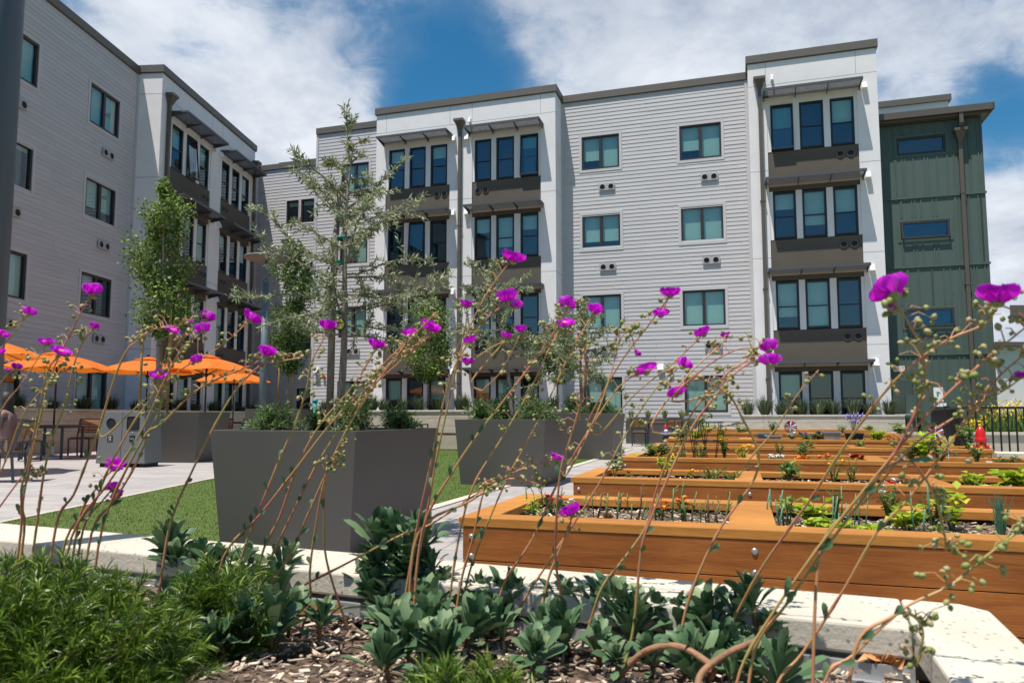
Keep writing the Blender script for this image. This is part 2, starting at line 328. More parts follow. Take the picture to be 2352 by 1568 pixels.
def siding_wall(mb, x0, x1, z0, z1, y, holes=(), ex=.152):
    k = 0; z = z0
    while z < z1-.01:
        zt = min(z+ex, z1); mid = (z+zt)/2
        iv = [(x0, x1)]
        for h in holes:
            if h[2] < mid < h[3]:
                nv = []
                for a, b in iv:
                    if h[0] > a: nv.append((a, min(b, h[0])))
                    if h[1] < b: nv.append((max(a, h[1]), b))
                iv = [(a, b) for a, b in nv if b-a > .001]
        for a, b in iv:
            cuts = [a]; c = a+random.uniform(.6, 3.6)
            while c < b-.3: cuts.append(c); c += 3.6
            cuts.append(b)
            for i, (p, q) in enumerate(zip(cuts, cuts[1:])):
                q2 = q-(.004 if i < len(cuts)-2 else 0); j = random.uniform(-.0015, .0015)
                mb.quad((p, y-.013+j, z), (q2, y-.013+j, z), (q2, y+j, zt), (p, y+j, zt))
                mb.quad((p, y+.012, z), (q2, y+.012, z), (q2, y-.013+j, z), (p, y-.013+j, z))
        z = zt; k += 1
_wc = {}
def win_meshes(w, h, style):
    k = (round(w, 2), round(h, 2), style)
    if k in _wc: return _wc[k]
    fw = .072 if style != 'slider' else .075
    f = MB(); f.box(0, fw, -.03, .06, 0, h); f.box(w-fw, w, -.03, .06, 0, h); f.box(fw, w-fw, -.027, .06, 0, fw); f.box(fw, w-fw, -.027, .06, h-fw, h)
    if style == 'slider': f.box(w/2-.055, w/2+.055, -.024, .05, fw, h-fw)
    if style == 'hung': f.box(fw, w-fw, -.01, .045, h*.47-.018, h*.47+.018)
    g = MB(); g.quad((fw, .02, fw), (w-fw, .02, fw), (w-fw, .02, h-fw), (fw, .02, h-fw))
    r = MB(); D = .42; e = .004  # dark back and sides behind the pane, closed against light leaks
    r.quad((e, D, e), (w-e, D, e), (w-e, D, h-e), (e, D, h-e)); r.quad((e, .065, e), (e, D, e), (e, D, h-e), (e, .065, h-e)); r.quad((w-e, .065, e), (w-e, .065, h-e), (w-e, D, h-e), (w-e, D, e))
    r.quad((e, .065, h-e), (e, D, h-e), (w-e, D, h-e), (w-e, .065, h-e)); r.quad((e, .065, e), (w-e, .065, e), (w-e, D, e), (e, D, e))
    _wc[k] = (f.mesh('window', M_['fblack'] if style == 'hung' else M_['frame']), g.mesh('pane', 'glass'), r.mesh('dark_backing', 'dark_backing')); return _wc[k]
def window(root, s0, s1, z0, z1, y, style, fr=None, tilt=0):
    w, h = s1-s0, z1-z0; f, g, r = win_meshes(w, h, style)
    o = obj('window', f, root, (s0, y, z0)); obj('dark_backing', r, o)
    p = obj('pane', g, o)
    if tilt:                                                  # an awning sash standing open at its foot
        p.location = (0, 0, 0); b = MB(); fw = .05
        b.box(.02, .02+fw, -.02, .02, -h+.02, 0); b.box(w-.02-fw, w-.02, -.02, .02, -h+.02, 0); b.box(.02, w-.02, -.021, .021, -h+.02, -h+.02+fw); b.box(.02, w-.02, -.021, .021, -fw, 0)
        sh = b.build('sash', 'frame' if style != 'hung' else 'fblack', o, (0, -.05, h-.02), (-tilt, 0, 0))
        q = MB(); q.quad((.05, 0, -h+.05), (w-.05, 0, -h+.05), (w-.05, 0, -.04), (.05, 0, -.04)); q.build('sash_pane', 'glass', o, (0, -.05, h-.02), (-tilt, 0, 0))
    if fr is None: fr = random.choice((0, 0, .35, .5, .75, .97))
    for a, b, in (((.06, w/2-.05), (w/2+.05, w-.06)) if style == 'slider' else ((.05, w-.05),)):
        ff = fr if style != 'slider' else min(.98, max(0, fr+random.choice((0, 0, -.25, .1))))
        if ff > .05:
            q = MB(); q.quad((a, .11, h-.05-(h-.1)*ff), (b, .11, h-.05-(h-.1)*ff), (b, .11, h-.05), (a, .11, h-.05)); q.build('blind', 'blind', o)
    return o
def trim(root, s0, s1, z0, z1, y, t=.1, m='trim'):
    b = MB(); b.box(s0-t, s0+.001, y-.024, y+.03, z0-t, z1+t); b.box(s1-.001, s1+t, y-.024, y+.03, z0-t, z1+t); b.box(s0+.001, s1-.001, y-.0235, y+.03, z1, z1+t); b.box(s0+.001, s1-.001, y-.0235, y+.03, z0-t, z0)
    return b.build('window_trim', m, root)
def awning(root, x0, x1, y, z, d=.68):
    b = MB(); b.box(x0, x1, y-d, y-d+.035, z-.03, z+.06); b.box(x0, x0+.035, y-d+.035, y-.03, z-.02, z+.05); b.box(x1-.035, x1, y-d+.035, y-.03, z-.02, z+.05); b.box(x0, x1, y-.03, y-.001, z-.03, z+.05)
    n = 24
    for i in range(n):
        c = y-d+.05+(d-.09)*(i+.5)/n; b.hexa([(x0+.036, c-.0105, z), (x1-.036, c-.0105, z), (x1-.036, c+.0105, z+.005), (x0+.036, c+.0105, z+.005)], [(x0+.036, c-.0105, z+.005), (x1-.036, c-.0105, z+.005), (x1-.036, c+.0105, z+.01), (x0+.036, c+.0105, z+.01)])
    for i in range(4):
        c = x0+.04+(x1-x0-.08)*i/3
        b.hexa([(c-.012, y-d+.05, z-.035), (c+.012, y-d+.05, z-.035), (c+.012, y-.03, z-.16), (c-.012, y-.03, z-.16)], [(c-.012, y-d+.05, z-.004), (c+.012, y-d+.05, z-.004), (c+.012, y-.03, z-.004), (c-.012, y-.03, z-.004)])
    return b.build('awning', 'awning', root)
_vm = {}
def vents(root, s, z, y, ring='ring', plate=True):
    if ring not in _vm:
        b = MB(); g = MB(); k = 18
        for cx in (-.165, .165):
            for j in range(k):
                a0, a1 = 2*math.pi*j/k, 2*math.pi*(j+1)/k
                for r0, y0, r1, y1 in ((.125, 0, .125, -.028), (.125, -.028, .1, -.032), (.1, -.032, .1, -.01)):
                    b.quad((cx+r0*math.cos(a0), y0, r0*math.sin(a0)), (cx+r0*math.cos(a1), y0, r0*math.sin(a1)), (cx+r1*math.cos(a1), y1, r1*math.sin(a1)), (cx+r1*math.cos(a0), y1, r1*math.sin(a0)))
                cx > 0 and g.tri((0, -.012, 0), (.1*math.cos(a0), -.012, .1*math.sin(a0)), (.1*math.cos(a1), -.012, .1*math.sin(a1)))
            for i in range(5):
                zz_ = -.07+.035*i; hw = math.sqrt(.0098-zz_*zz_); cx > 0 and g.box(-hw, hw, -.022, -.0121, zz_-.004, zz_+.004)
        if plate: b.box(-.31, .31, -.03, 0, -.14, -.126); b.box(-.31, .31, -.02, 0, -.126, .14)
        _vm[ring] = (b.mesh('vent', ring), g.mesh('grille', 'dark'))
    o = obj('vent', _vm[ring][0], root, (s, y-(.02 if plate else 0), z)); [obj('grille', _vm[ring][1], o, (cx, -.012, 0)) for cx in (-.165, .165)]; return o
def sconce(root, s, z, y, w=.17):
    b = MB(); b.hexa([(-w/2, -.17, -.1), (w/2, -.17, -.1), (w/2, 0, -.1), (-w/2, 0, -.1)], [(-w/2+.01, -.11, .1), (w/2-.01, -.11, .1), (w/2-.01, 0, .1), (-w/2+.01, 0, .1)])
    b.box(-w/2-.02, w/2+.02, -.012, .0, -.12, .12); return b.build('wall_lamp', 'white', root, (s, y, z), None, .004)
def drain(root, s, ztop, y, zbot=1.0, mtl='pipe'):
    b = MB(); b.box(s-.06, s+.06, y-.13, y-.02, zbot+.25, ztop-.3)
    b.hexa([(s-.06, y-.13, zbot+.26), (s+.06, y-.13, zbot+.26), (s+.06, y-.02, zbot+.26), (s-.06, y-.02, zbot+.26)][::1], [(s-.06, y-.13, zbot+.3), (s+.06, y-.13, zbot+.3), (s+.06, y-.02, zbot+.3), (s-.06, y-.02, zbot+.3)])
    b.bar((s, y-.08, zbot+.28), (s, y-.34, zbot), .1)
    for zc in (2.2, 5.3, 8.4): b.box(s-.085, s+.085, y-.14, y, zc, zc+.04)
    o = b.build('drainpipe', mtl, root)
    h = MB(); z0 = ztop-.42
    h.hexa([(s-.06, y-.13, z0), (s+.06, y-.13, z0), (s+.06, y-.02, z0), (s-.06, y-.02, z0)], [(s-.17, y-.28, z0+.32), (s+.17, y-.28, z0+.32), (s+.17, y-.005, z0+.32), (s-.17, y-.005, z0+.32)])
    h.box(s-.2, s+.2, y-.31, y-.003, z0+.321, z0+.42); h.build('leader_head', mtl, o)
def fascia(mb, x0, x1, y, z0, z1, back):
    mb.box(x0-.06, x1+.06, y-.07, y+back, z0, z1); mb.box(x0-.03, x1+.03, y-.04, y+back-.1, z0-.03, z0)
def tower(root, x0, x1, bays, yf, ztop, dep, firstopen=()):
    b = MB(); holes = [(a, c, .74, 12.16) for a, c, _ in bays]
    stucco_wall(b, x0, x1, 0, ztop-.27, yf, holes, .12)
    b.quad((x0, yf, 0), (x0, yf, ztop-.27), (x0, yf+dep, ztop-.27), (x0, yf+dep, 0)); b.quad((x1, yf, 0), (x1, yf+dep, 0), (x1, yf+dep, ztop-.27), (x1, yf, ztop-.27))
    b.build('stucco_wall', 'stucco', root)
    f = MB(); fascia(f, x0, x1, yf, ztop-.27, ztop, dep+.05); f.build('roof_fascia', 'fascia', root)
    ext = [x0]+[v for a, c, _ in bays for v in (a, c)]+[x1]
    def jt(*q): j = MB(); j.box(*q); j.build('wall_joint', 'joint', root)
    jt(x0, x1, yf-.0015, yf+.01, 12.6, 12.618)
    for zj in (9.5, 6.4, 3.3):
        for a, c in zip(ext[::2], ext[1::2]): jt(a, c, yf-.0015, yf+.01, zj, zj+.018)
    for zj in (12.6, 9.5, 6.4, 3.3): jt(x0-.0015, x0+.01, yf+.02, yf+dep-.05, zj, zj+.018); jt(x1-.01, x1+.0015, yf+.02, yf+dep-.05, zj, zj+.018)
    for v in ext[1:-1]: jt(v-.008, v+.008, yf-.0015, yf+.01, 12.63, ztop-.3)
    for bi, (a, c, wins) in enumerate(bays):
        hs_ = list(HEADS)
        for i, h in enumerate(hs_):
            zb = h-1.66
            if i < 3: sp = MB(); sp.box(a, c, yf+.045, yf+.12, hs_[i+1]+.03, zb-.03); sp.build('brown_panel', 'taupe', root)
            else: zb = .76
            es = [a]+[v for w in wins for v in w]+[c]
            for q, (u, v) in enumerate(zip(es[::2], es[1::2])):
                if v-u > .02: pl = MB(); pl.box(u, v, yf+.03, yf+.12, zb-.028, h+.028 if i else 12.15); pl.build('window_pillar', 'stucco', root)
            if i == 0:
                for u, v in wins: pl = MB(); pl.box(u, v, yf+.05, yf+.12, h+.002, 12.15); pl.build('window_header', 'stucco', root)
            for wi, (u, v) in enumerate(wins):
                tl = R(5) if (bi, i, wi) in firstopen else 0
                window(root, u, v, zb, h, yf+.08, 'hung', None if i else random.choice((0, 0, .3, .5)), tl)
            awning(root, a-.12, c+.12, yf, h+.30)

# main building
main = thing('apartment_building', 'four storey sunlit grey siding building with two white stucco window towers', 'building', OM, AM)
holesA = []
for i, h in enumerate(HEADS):
    holesA += [(.02, 1.5, h-1.34, h), (3.78, 5.3, h-1.34, h)]
b = MB(); siding_wall(b, -.79, 6.28, 0, 13.35, 0, holesA); b.box(-.79, -.68, -.03, .05, 0, 13.35); b.box(6.17, 6.28, -.03, .05, 0, 13.35); b.build('siding_wall', 'siding', main); b = MB()
hl = [(-10.62, -9.3, h-1.3, h) for h in HEADS]
siding_wall(b, -11.85, -8.43, 0, 13.35, 0, hl); b.box(-11.9, -11.8, -.03, .1, 0, 13.35)
b.build('siding_wall', 'siding', main)
fr_ = ((.9, .6), (.8, .7), (.97, .97), (.97, .85))
for i, h in enumerate(HEADS):
    for j, q in enumerate((holesA[2*i], holesA[2*i+1])):
        window(main, *q, .035, 'slider', (.97, .97, .8, .97, .97, .97, .97, .97)[2*i+j], 0); trim(main, *q, 0)
    window(main, *hl[i], .035, 'slider', .97); trim(main, *hl[i], 0)
for h in HEADS[:3]:
    vents(main, 1.0, h-2.08, -.02); vents(main, 4.84, h-2.06, -.02)
vents(main, -9.9, 3.67, -.02)
for q in ((-.79, 6.28), (-11.85, -8.43)): f = MB(); fascia(f, *q, 0, 13.35, 13.62, .5); f.build('roof_fascia', 'fascia', main)
tower(main, -8.43, -.79, [(-7.98, -5.15, ((-7.86, -7.14), (-6.93, -6.21), (-6.0, -5.27))), (-4.2, -1.38, ((-4.1, -3.4), (-3.2, -2.46), (-2.21, -1.48)))], -1.0, 13.68, 1.0, {(0, 1, 1), (1, 0, 2)})
tower(main, 6.28, 10.45, [(6.88, 9.8, ((7.0, 7.75), (7.95, 8.73), (8.94, 9.7)))], -1.0, 13.74, 1.6, {(0, 0, 0)})
drain(main, -4.69, 12.72, -1.0, 1.15); drain(main, 6.66, 12.85, -1.0, .9)
for s_, zs_ in ((-4.97, (11.99, 8.96, 5.8, 2.65)), (-4.4, (11.98, 8.95, 5.8)), (10.04, (12.14, 9.03, 5.86, 2.7))):
    for z_ in zs_: sconce(main, s_, z_, -1.0)
sconce(main, 2.94, 2.75, -.02, .22); sconce(main, -11.6, 2.91, -.02, .22); sconce(main, -4.28, 12.67, -1.0, .08); sconce(main, 7.09, 12.83, -1.0, .08)
for s_ in (3.33, -11.25):
    b = MB(); b.box(-.055, .055, -.08, 0, -.07, .07); b.box(-.03, .03, -.1, -.08, -.04, .03); b.build('fire_alarm', 'red', main, (s_, -.02, 2.6), None, .008)
for s_, z_ in ((-5.55, 9.8), (-3.8, 9.8), (9.38, 9.87), (-3.8, 6.68), (-5.55, 6.68), (9.38, 6.73), (-3.8, 3.55), (-5.55, 3.55), (9.38, 3.6)): vents(main, s_, z_, -1+.045, 'ringd', False)
# recessed wing
b = MB(); rh = []
for h in HEADS[:3]: rh += [(-15.73, -15.03, h-1.4, h-.2), (-14.9, -14.15, h-1.4, h-.2)]
rh += [(-14.9, -13.9, .2, 2.3)]
siding_wall(b, -17.6, -11.85, 0, 13.35, 3.45, rh); b.quad((-11.85, .05, 0), (-11.85, 3.45, 0), (-11.85, 3.45, 13.35), (-11.85, .05, 13.35)); b.build('siding_wall', 'siding', main)
for q in rh: window(main, *q, 3.5, 'awn', .2); trim(main, *q, 3.45, .05)
f = MB(); fascia(f, -17.9, -11.9, 3.45, 13.35, 13.62, .5); f.build('roof_fascia', 'fascia', main)
b = MB(); b.tube([(-17, 4.5, 14.1), (-12.4, 4.5, 14.1)], .025)
for x_ in (-16.5, -15.2, -13.9, -12.6): b.tube([(x_, 4.5, 13.5), (x_, 4.5, 14.1)], .02)
b.build('roof_rail', 'rail', main)
for x0, x1, y0 in ((-11.8, 10.3, .52), (-17.9, -11.81, 4.1)): b = MB(); b.box(x0, x1, y0, 12, 0, 13.3); b.build('light_block_core', 'taupe', main)  # unseen solid core, added so the building casts full shadow and blocks light
for x0, x1 in ((-8.4, -.82), (6.3, 10.4)): b = MB(); b.box(x0, x1, -.46, .5, .02, 13.3); b.build('light_block_fill', 'dark', main)  # unseen dark fill added inside the towers to stop light

# left building
left = thing('apartment_building', 'shaded grey siding building along the left with one white tower', 'building', OL, AL)
b = MB(); lh = []
for i, h in enumerate(HEADS):
    lh += [(-2.65, -1.06, h-1.34, h), (-6.62, -5.05, h-1.34, h), (-10.3, -8.8, h-1.34, h)]
siding_wall(b, -16, 0, 0, 13.35, .9, lh); b.box(-.1, 0, .87, .95, 0, 13.35); b.build('siding_wall', 'siding', left)
for i, q in enumerate(lh): window(left, *q, .935, 'slider', random.choice((0, .3, .97, .6))); trim(left, *q, .9)
for h in HEADS[:3]: vents(left, -1.62, h-2.08, .88); vents(left, -5.75, h-2.06, .88)
tower(left, 0, 8.1, [(.72, 3.86, ((.85, 1.68), (1.92, 2.72), (2.96, 3.74))), (4.78, 7.78, ((4.88, 5.62), (5.86, 6.62), (6.86, 7.62)))], 0, 13.68, .9, {(0, 0, 1)})
drain(left, .42, 12.75, 0, 1.1); drain(left, 7.98, 12.85, 0, 1.1)
for s_ in (4.02, 4.6):
    for z_ in (11.98, 8.95, 5.8, 2.7): sconce(left, s_, z_, 0)
for s_ in (3.55, 5.3):
    for h in HEADS[:3]: vents(left, s_, h-2.06, .045, 'ringd', False)
b = MB(); l2 = [(10.0, 10.42, h-1.4, h-.1) for h in HEADS]; siding_wall(b, 8.1, 11.6, 0, 13.35, .9, l2); b.build('siding_wall', 'siding', left)
for q in l2: window(left, *q, .94, 'awn', 0)
for q in ((-16, -.06), (8.16, 11.6)): f = MB(); fascia(f, *q, .9, 13.35, 13.62, .5); f.build('roof_fascia', 'fascia', left)
b = MB(); b.box(-16, 11.6, 1.42, 12, 0, 13.3); b.build('light_block_core', 'taupe', left); b = MB(); b.box(.02, 8.08, .56, 1.4, .02, 13.3); b.build('light_block_fill', 'dark', left)  # unseen core and tower fill, added to block light

# green building
gr = thing('stair_building', 'dark green board and batten stair block with three slot windows at the right end', 'building', OM, AM)
gw = [(11.14, 12.64, h-.62, h) for h in (10.54, 7.58, 4.56)]
dh = (10.62, 11.55, 0, 2.2)
b = MB(); stucco_wall(b, 10.45, 13.75, 0, 11.0, 0, gw+[dh], .12); b.quad((13.75, 0, 0), (13.75, 6, 0), (13.75, 6, 11.), (13.75, 0, 11.)); b.build('batten_wall', 'green', gr)
b = MB(); xs = [10.5, 10.62, 10.98, 11.12, 11.25, 11.42, 11.62, 11.9, 12.1, 12.32, 12.72, 12.86, 13.05, 13.12, 13.3, 13.42, 13.6, 13.7]
for (z0, z1, sh) in ((.02, 2.98, 0), (3.06, 5.97, .07), (6.05, 8.37, -.05), (8.45, 10.95, .03)):
    for i, x_ in enumerate(xs):
        x_ = min(13.7, max(10.48, x_+sh*((i*7) % 5-2))); seg = [(z0, z1)]
        for w in gw+[dh]:
            if w[0]-.12 < x_ < w[1]+.12:
                seg = [(a, c) for s in seg for a, c in ((s[0], min(s[1], w[2]-.12)), (max(s[0], w[3]+.12), s[1])) if c-a > .05]
        for a, c in seg: b.box(x_-.02, x_+.02, -.022, -.0, a, c)
b.build('batten', 'green', gr)
for z_ in (2.98, 5.97, 8.37): b = MB(); b.box(10.45, 13.78, -.045, -.001, z_, z_+.07); b.build('belt_trim', 'green', gr)
for i, w in enumerate(gw): window(gr, *w, .03, 'awn', 0, R(9) if i else 0); trim(gr, *w, 0, .09, 'green')
b = MB(); b.box(10.3, 13.98, -.36, 6, 11.14, 11.3); b.box(10.3, 14.03, -.42, -.36, 11.1, 11.32); b.box(13.98, 14.04, -.42, 6, 11.1, 11.32); b.box(10.3, 13.9, -.28, 5.9, 11.02, 11.138); b.build('roof', 'pipe', gr)
b = MB(); b.box(8.6, 14.1, 5.2, 5.4, 11.2, 13.7); b.build('upper_wall', 'stucco', gr); b = MB(); b.box(8.5, 14.2, 5.1, 5.6, 13.7, 13.95); b.build('roof_fascia', 'fascia', gr)
b = MB(); b.box(13.0, 13.12, -.4, -.28, 10.75, 11.1); b.bar((13.06, -.34, 10.8), (13.06, -.12, 10.6), .12); b.build('gutter_outlet', 'pipe', gr)
drain(gr, 13.06, 10.62, 0, .3)
b = MB(); b.box(10.47, 13.7, .4, 6, 0, 10.9); b.build('light_block_core', 'dark', gr)  # unseen dark core added behind the green wall, blocks light
b = MB(); b.box(10.62, 10.68, -.03, .05, 0, 2.2); b.box(11.3, 11.37, -.03, .05, 0, 2.14); b.box(11.49, 11.55, -.03, .05, 0, 2.2); b.box(10.68, 11.49, -.03, .05, 2.14, 2.2); b.box(11.06, 11.3, -.01, .04, 0, 1.66); b.box(10.68, 11.06, -.01, .04, 0, .45)
d_ = b.build('door', 'green', gr); q = MB(); q.quad((10.68, .03, 0), (11.49, .03, 0), (11.49, .03, 2.14), (10.68, .03, 2.14)); q.build('pane', 'glass', d_)
q = MB(); q.box(10.7, 11.28, -.09, -.05, .98, 1.03); q.box(11.2, 11.28, -.12, -.012, .9, 1.12); q.build('handle', 'chrome', d_)
b = MB(); b.box(-.17, .17, -.03, 0, -.09, .09); es = b.build('exit_sign', 'white', gr, (10.9, -.001, 2.54), None, .004); text('EXIT', .15, 'red_text', es, (0, -.034, 0), (R(90), 0, 0))
b = MB(); b.box(-.14, .14, -.012, 0, -.24, .24); nb = b.build('notice_board', 'white', gr, (12.04, -.025, 1.66), None)
b = MB(); b.box(-.05, -.03, -.004, 0, -.08, .08); b.box(-.02, .0, -.004, 0, -.08, .08); b.box(-.02, .05, -.004, 0, .04, .06); b.box(.04, .055, -.004, 0, -.0, .06); b.build('printed_mark', 'dark', nb, (0, -.013, .02))
for x_, w_, t_ in ((11.97, .08, '1'), (12.16, .1, '2')):
    b = MB(); b.box(-w_, w_, -.012, 0, -.06, .06); pb = b.build('number_plate', 'white', gr, (x_, -.025, 1.32)); text(t_, .07, 'dark', pb, (0, -.014, 0), (R(90), 0, 0))

# ------------------------------------------------------------------ ground
def ground(name, pts, z, m, kind='structure'):
    b = MB(); b.v = [(x, y, z) for x, y in pts]; b.f = [tuple(range(len(pts)))]; b.sm = [False]; return tag(b.build(name, m), kind=kind)
m = mat('pavers', (.50, .46, .44), .8, 0, 6, .25, 80); t = m.node_tree; p = t.nodes['Principled BSDF']
br = N(t, 'ShaderNodeTexBrick'); tcn = N(t, 'ShaderNodeTexCoord'); mp = N(t, 'ShaderNodeMapping'); mp.inputs['Rotation'].default_value = (0, 0, R(14)); t.links.new(tcn.outputs['Object'], mp.inputs[0]); t.links.new(mp.outputs[0], br.inputs[0])
br.inputs['Scale'].default_value = 1; br.inputs['Brick Width'].default_value = .9; br.inputs['Row Height'].default_value = .3; br.inputs['Mortar Size'].default_value = .006; br.inputs['Color1'].default_value = (.40, .365, .345, 1); br.inputs['Color2'].default_value = (.315, .295, .29, 1); br.inputs['Mortar'].default_value = (.17, .16, .15, 1); br.inputs['Bias'].default_value = -.1
mxx = N(t, 'ShaderNodeMix', data_type='RGBA', blend_type='MULTIPLY'); mxx.inputs[0].default_value = .5; rp = N(t, 'ShaderNodeValToRGB'); rp.color_ramp.elements[0].color = (.72, .7, .68, 1); rp.color_ramp.elements[0].position = .3; rp.color_ramp.elements[1].position = .7
t.links.new(noise(t, tcn.outputs['Object'], 2.5, 7, .65), rp.inputs[0]); t.links.new(br.outputs[0], mxx.inputs[6]); t.links.new(rp.outputs[0], mxx.inputs[7]); t.links.new(mxx.outputs[2], p.inputs['Base Color']); M_['paver'] = m
M_['earth'] = mat('lawn_ground', (.10, .13, .04), .9, .3, 3, .5, 30)
M_['turf'] = mat('turf_base', (.075, .115, .014), .9, .35, 14, .6, 60)
ground('ground', [(-900, -900), (900, -900), (900, 1200), (-900, 1200)], -.012, 'earth')
ground('patio', [(-16, 1.2), (14.5, 1.2), (14.5, 30), (-16, 45)], 0, 'paver')
def dn(x, y, d): return (x+NM.x*d, y+NM.y*d)
r0 = (-2.6, 1.7); r1 = dn(-.867, 7.834, 14.)
r0 = dn(-.867, 7.834, -5.6)
tl = [(-4.52, 2.2), r0, r1, (-4.52, 22.9)]
ground('turf', tl, .006, 'turf')
b = MB(); b.box(-4.6, -4.53, 2.2, 22.9, 0, .012); tag(b.build('turf_kerb', 'block'), kind='structure')
b = MB(); b.hexa([(*r0, 0), (r0[0]+.13, r0[1], 0), (r1[0]+.13, r1[1], 0), (*r1, 0)], [(*r0, .014), (r0[0]+.13, r0[1], .014), (r1[0]+.13, r1[1], .014), (*r1, .014)]); tag(b.build('path_kerb', 'cap'), kind='structure')
random.seed(11); b = MB()
for i in range(70000):
    y = 2.3+20*random.random()**1.7
    xr = r0[0]+(r1[0]-r0[0])*(y-r0[1])/(r1[1]-r0[1]); x = random.uniform(-4.52, min(xr, 4)); a = random.uniform(0, 6.28); hgt = random.uniform(.010, .022); w = .0016+.0007*y/3; lx, ly = random.uniform(-.012, .012), random.uniform(-.012, .012)
    b.tri((x-w*math.cos(a), y-w*math.sin(a), .006), (x+w*math.cos(a), y+w*math.sin(a), .006), (x+lx, y+ly, .006+hgt))
tag(b.build('turf_grass', 'turfb'), 'short artificial grass between the paved patio and the path', 'grass', kind='stuff')

# ------------------------------------------------------------------ walls and planters
def wallbox(name, label, s0, s1, o0, o1, z1, courses=4, m='block'):
    th = thing(name, label, 'planter wall', OM, AM)
    b = MB(); hc = z1/courses
    for i in range(courses):
        x = s0+random.uniform(-.9, 0); 
        while x < s1:
            xa, xb = max(x, s0), min(x+1.2, s1); x += 1.2; j = random.uniform(0, .004)
            if xb-xa > .02: b.box(xa+.002, xb-.002, -o0+j, -o0+.25, i*hc+.003, (i+1)*hc-.003 if i < courses-1 else z1-.06)
    b.box(s0+.01, s1-.01, -o0+.03, -o0+.24, .0, z1-.07); b.build('blocks', m, th)
    c = MB(); x = s0
    while x < s1-.01: xb = min(x+1.2, s1); c.box(x+.002, xb-.002, -o0-.03, -o0+.3, z1-.055, z1); x = xb
    c.build('cap', 'cap', th, bevel=.006)
    s = MB(); s.box(s0+.02, s1-.02, -o0+.28, -o1, 0, z1-.08); s.box(s0, s0+.2, -o0+.31, -o1, .0, z1-.03); s.box(s1-.2, s1, -o0+.31, -o1, .0, z1-.03); s.build('planting_soil', 'soil', th)
    return th
wallbox('planter_wall', 'long pale block planter wall across the middle with the small wooden bench seat against it', -7.2, 1.6, 8.0, 1.3, 1.12, 5)
wallbox('planter_wall', 'pale block planter wall below the right white tower with grass clumps along its top', 5.72, 10.55, 2.5, 1.1, .99, 4)
lw = thing('planter_wall', 'shaded block planter wall along the foot of the left building behind the orange umbrellas', 'planter wall', OL, AL)
b = MB(); c = MB()
for i in range(4):
    x = -16.
    while x < 9.2: b.box(x+.002, min(9.2, x+1.2)-.002, -1.27, -1.0, i*.27+.003, i*.27+.267); x += 1.2
b.build('blocks', 'block', lw)
x = -16.
while x < 9.2: c.box(x+.002, min(9.2, x+1.2)-.002, -1.31, -.97, 1.085, 1.14); x += 1.2
c.build('cap', 'cap', lw, bevel=.006); b = MB(); b.box(-16, 9.2, -1.0, -.02, 0, 1.04); b.build('planting_soil', 'soil', lw)

def tapered(mb, w, d, h, t, th=.03):
    a = [(-w/2+t, -d/2+t), (w/2-t, -d/2+t), (w/2-t, d/2-t), (-w/2+t, d/2-t)]; c = [(-w/2, -d/2), (w/2, -d/2), (w/2, d/2), (-w/2, d/2)]
    n = len(mb.v); mb.v += [(x, y, 0) for x, y in a]+[(x, y, h) for x, y in c]
    i1 = [(x*(1-2*th/w), y*(1-2*th/d)) for x, y in c]; mb.v += [(x, y, h) for x, y in i1]+[(x, y, h-.12) for x, y in i1]
    for k in range(4):
        q = (k+1) % 4
        for lo, hi in ((0, 4), (4, 8), (8, 12)): mb.f.append((n+lo+k, n+lo+q, n+hi+q, n+hi+k)); mb.sm.append(False)
    mb.f.append((n+12, n+13, n+14, n+15)); mb.sm.append(False); mb.f.append((n+3, n+2, n+1, n)); mb.sm.append(False)
def planter(label, A, ang, w, d, h, t):
    """A = front right corner of the rim, w to the left, d to the back"""
    r = Vector((math.cos(ang), math.sin(ang), 0)); n = Vector((-math.sin(ang), math.cos(ang), 0)); c = Vector((A[0], A[1], 0))-r*w/2+n*d/2
    th = thing('planter_box', label, 'planter', c, ang)
    b = MB(); tapered(b, w, d, h, t); b.build('box', 'planter', th, bevel=.004)
    s = MB(); k = 10; n0 = len(s.v)
    for i in range(k+1):
        for j in range(k+1): s.v.append(((i/k-.5)*(w-.07), (j/k-.5)*(d-.07), h-.07+random.uniform(-.012, .012)))
    for i in range(k):
        for j in range(k): s.f.append((i*(k+1)+j, (i+1)*(k+1)+j, (i+1)*(k+1)+j+1, i*(k+1)+j+1)); s.sm.append(False)
    s.build('bark_soil', 'soil', th); return c
PA = planter('large tapered charcoal planter nearest the camera holding the tall olive tree', (-1.047, 5.0), AM, 1.18, 1.42, .85, .07)
PB = planter('tapered charcoal planter between the near planter and the raised beds holding a leaning olive', (.45, 9.95), AM, 1.31, 1.5, .905, .07)
PC = planter('tapered charcoal planter beside the farthest beds with the light lit right face', (2.22, 16.1), AM, 1.5, 1.5, 1.01, .09)
PD = planter('dark tapered planter directly behind the grey recycling bin', (-6.35, 15.1), AL-R(90), 1.35, 1.4, 1.03, .12)
PE = planter('far charcoal planter beside the round headed lamp post', (-5.45, 19.2), AL-R(90), 1.5, 1.5, 1.13, .08)
th = thing('planter_box', 'low long charcoal planter against the grey siding behind the far chairs', 'planter', PM(1.9, 1.6), AM)
b = MB(); b.box(0, 2.35, -.35, .35, 0, .86); b.build('box', 'planter', th, bevel=.005); b = MB(); b.box(.03, 2.32, -.32, .32, .861, .87); b.build('bark_soil', 'soil', th)

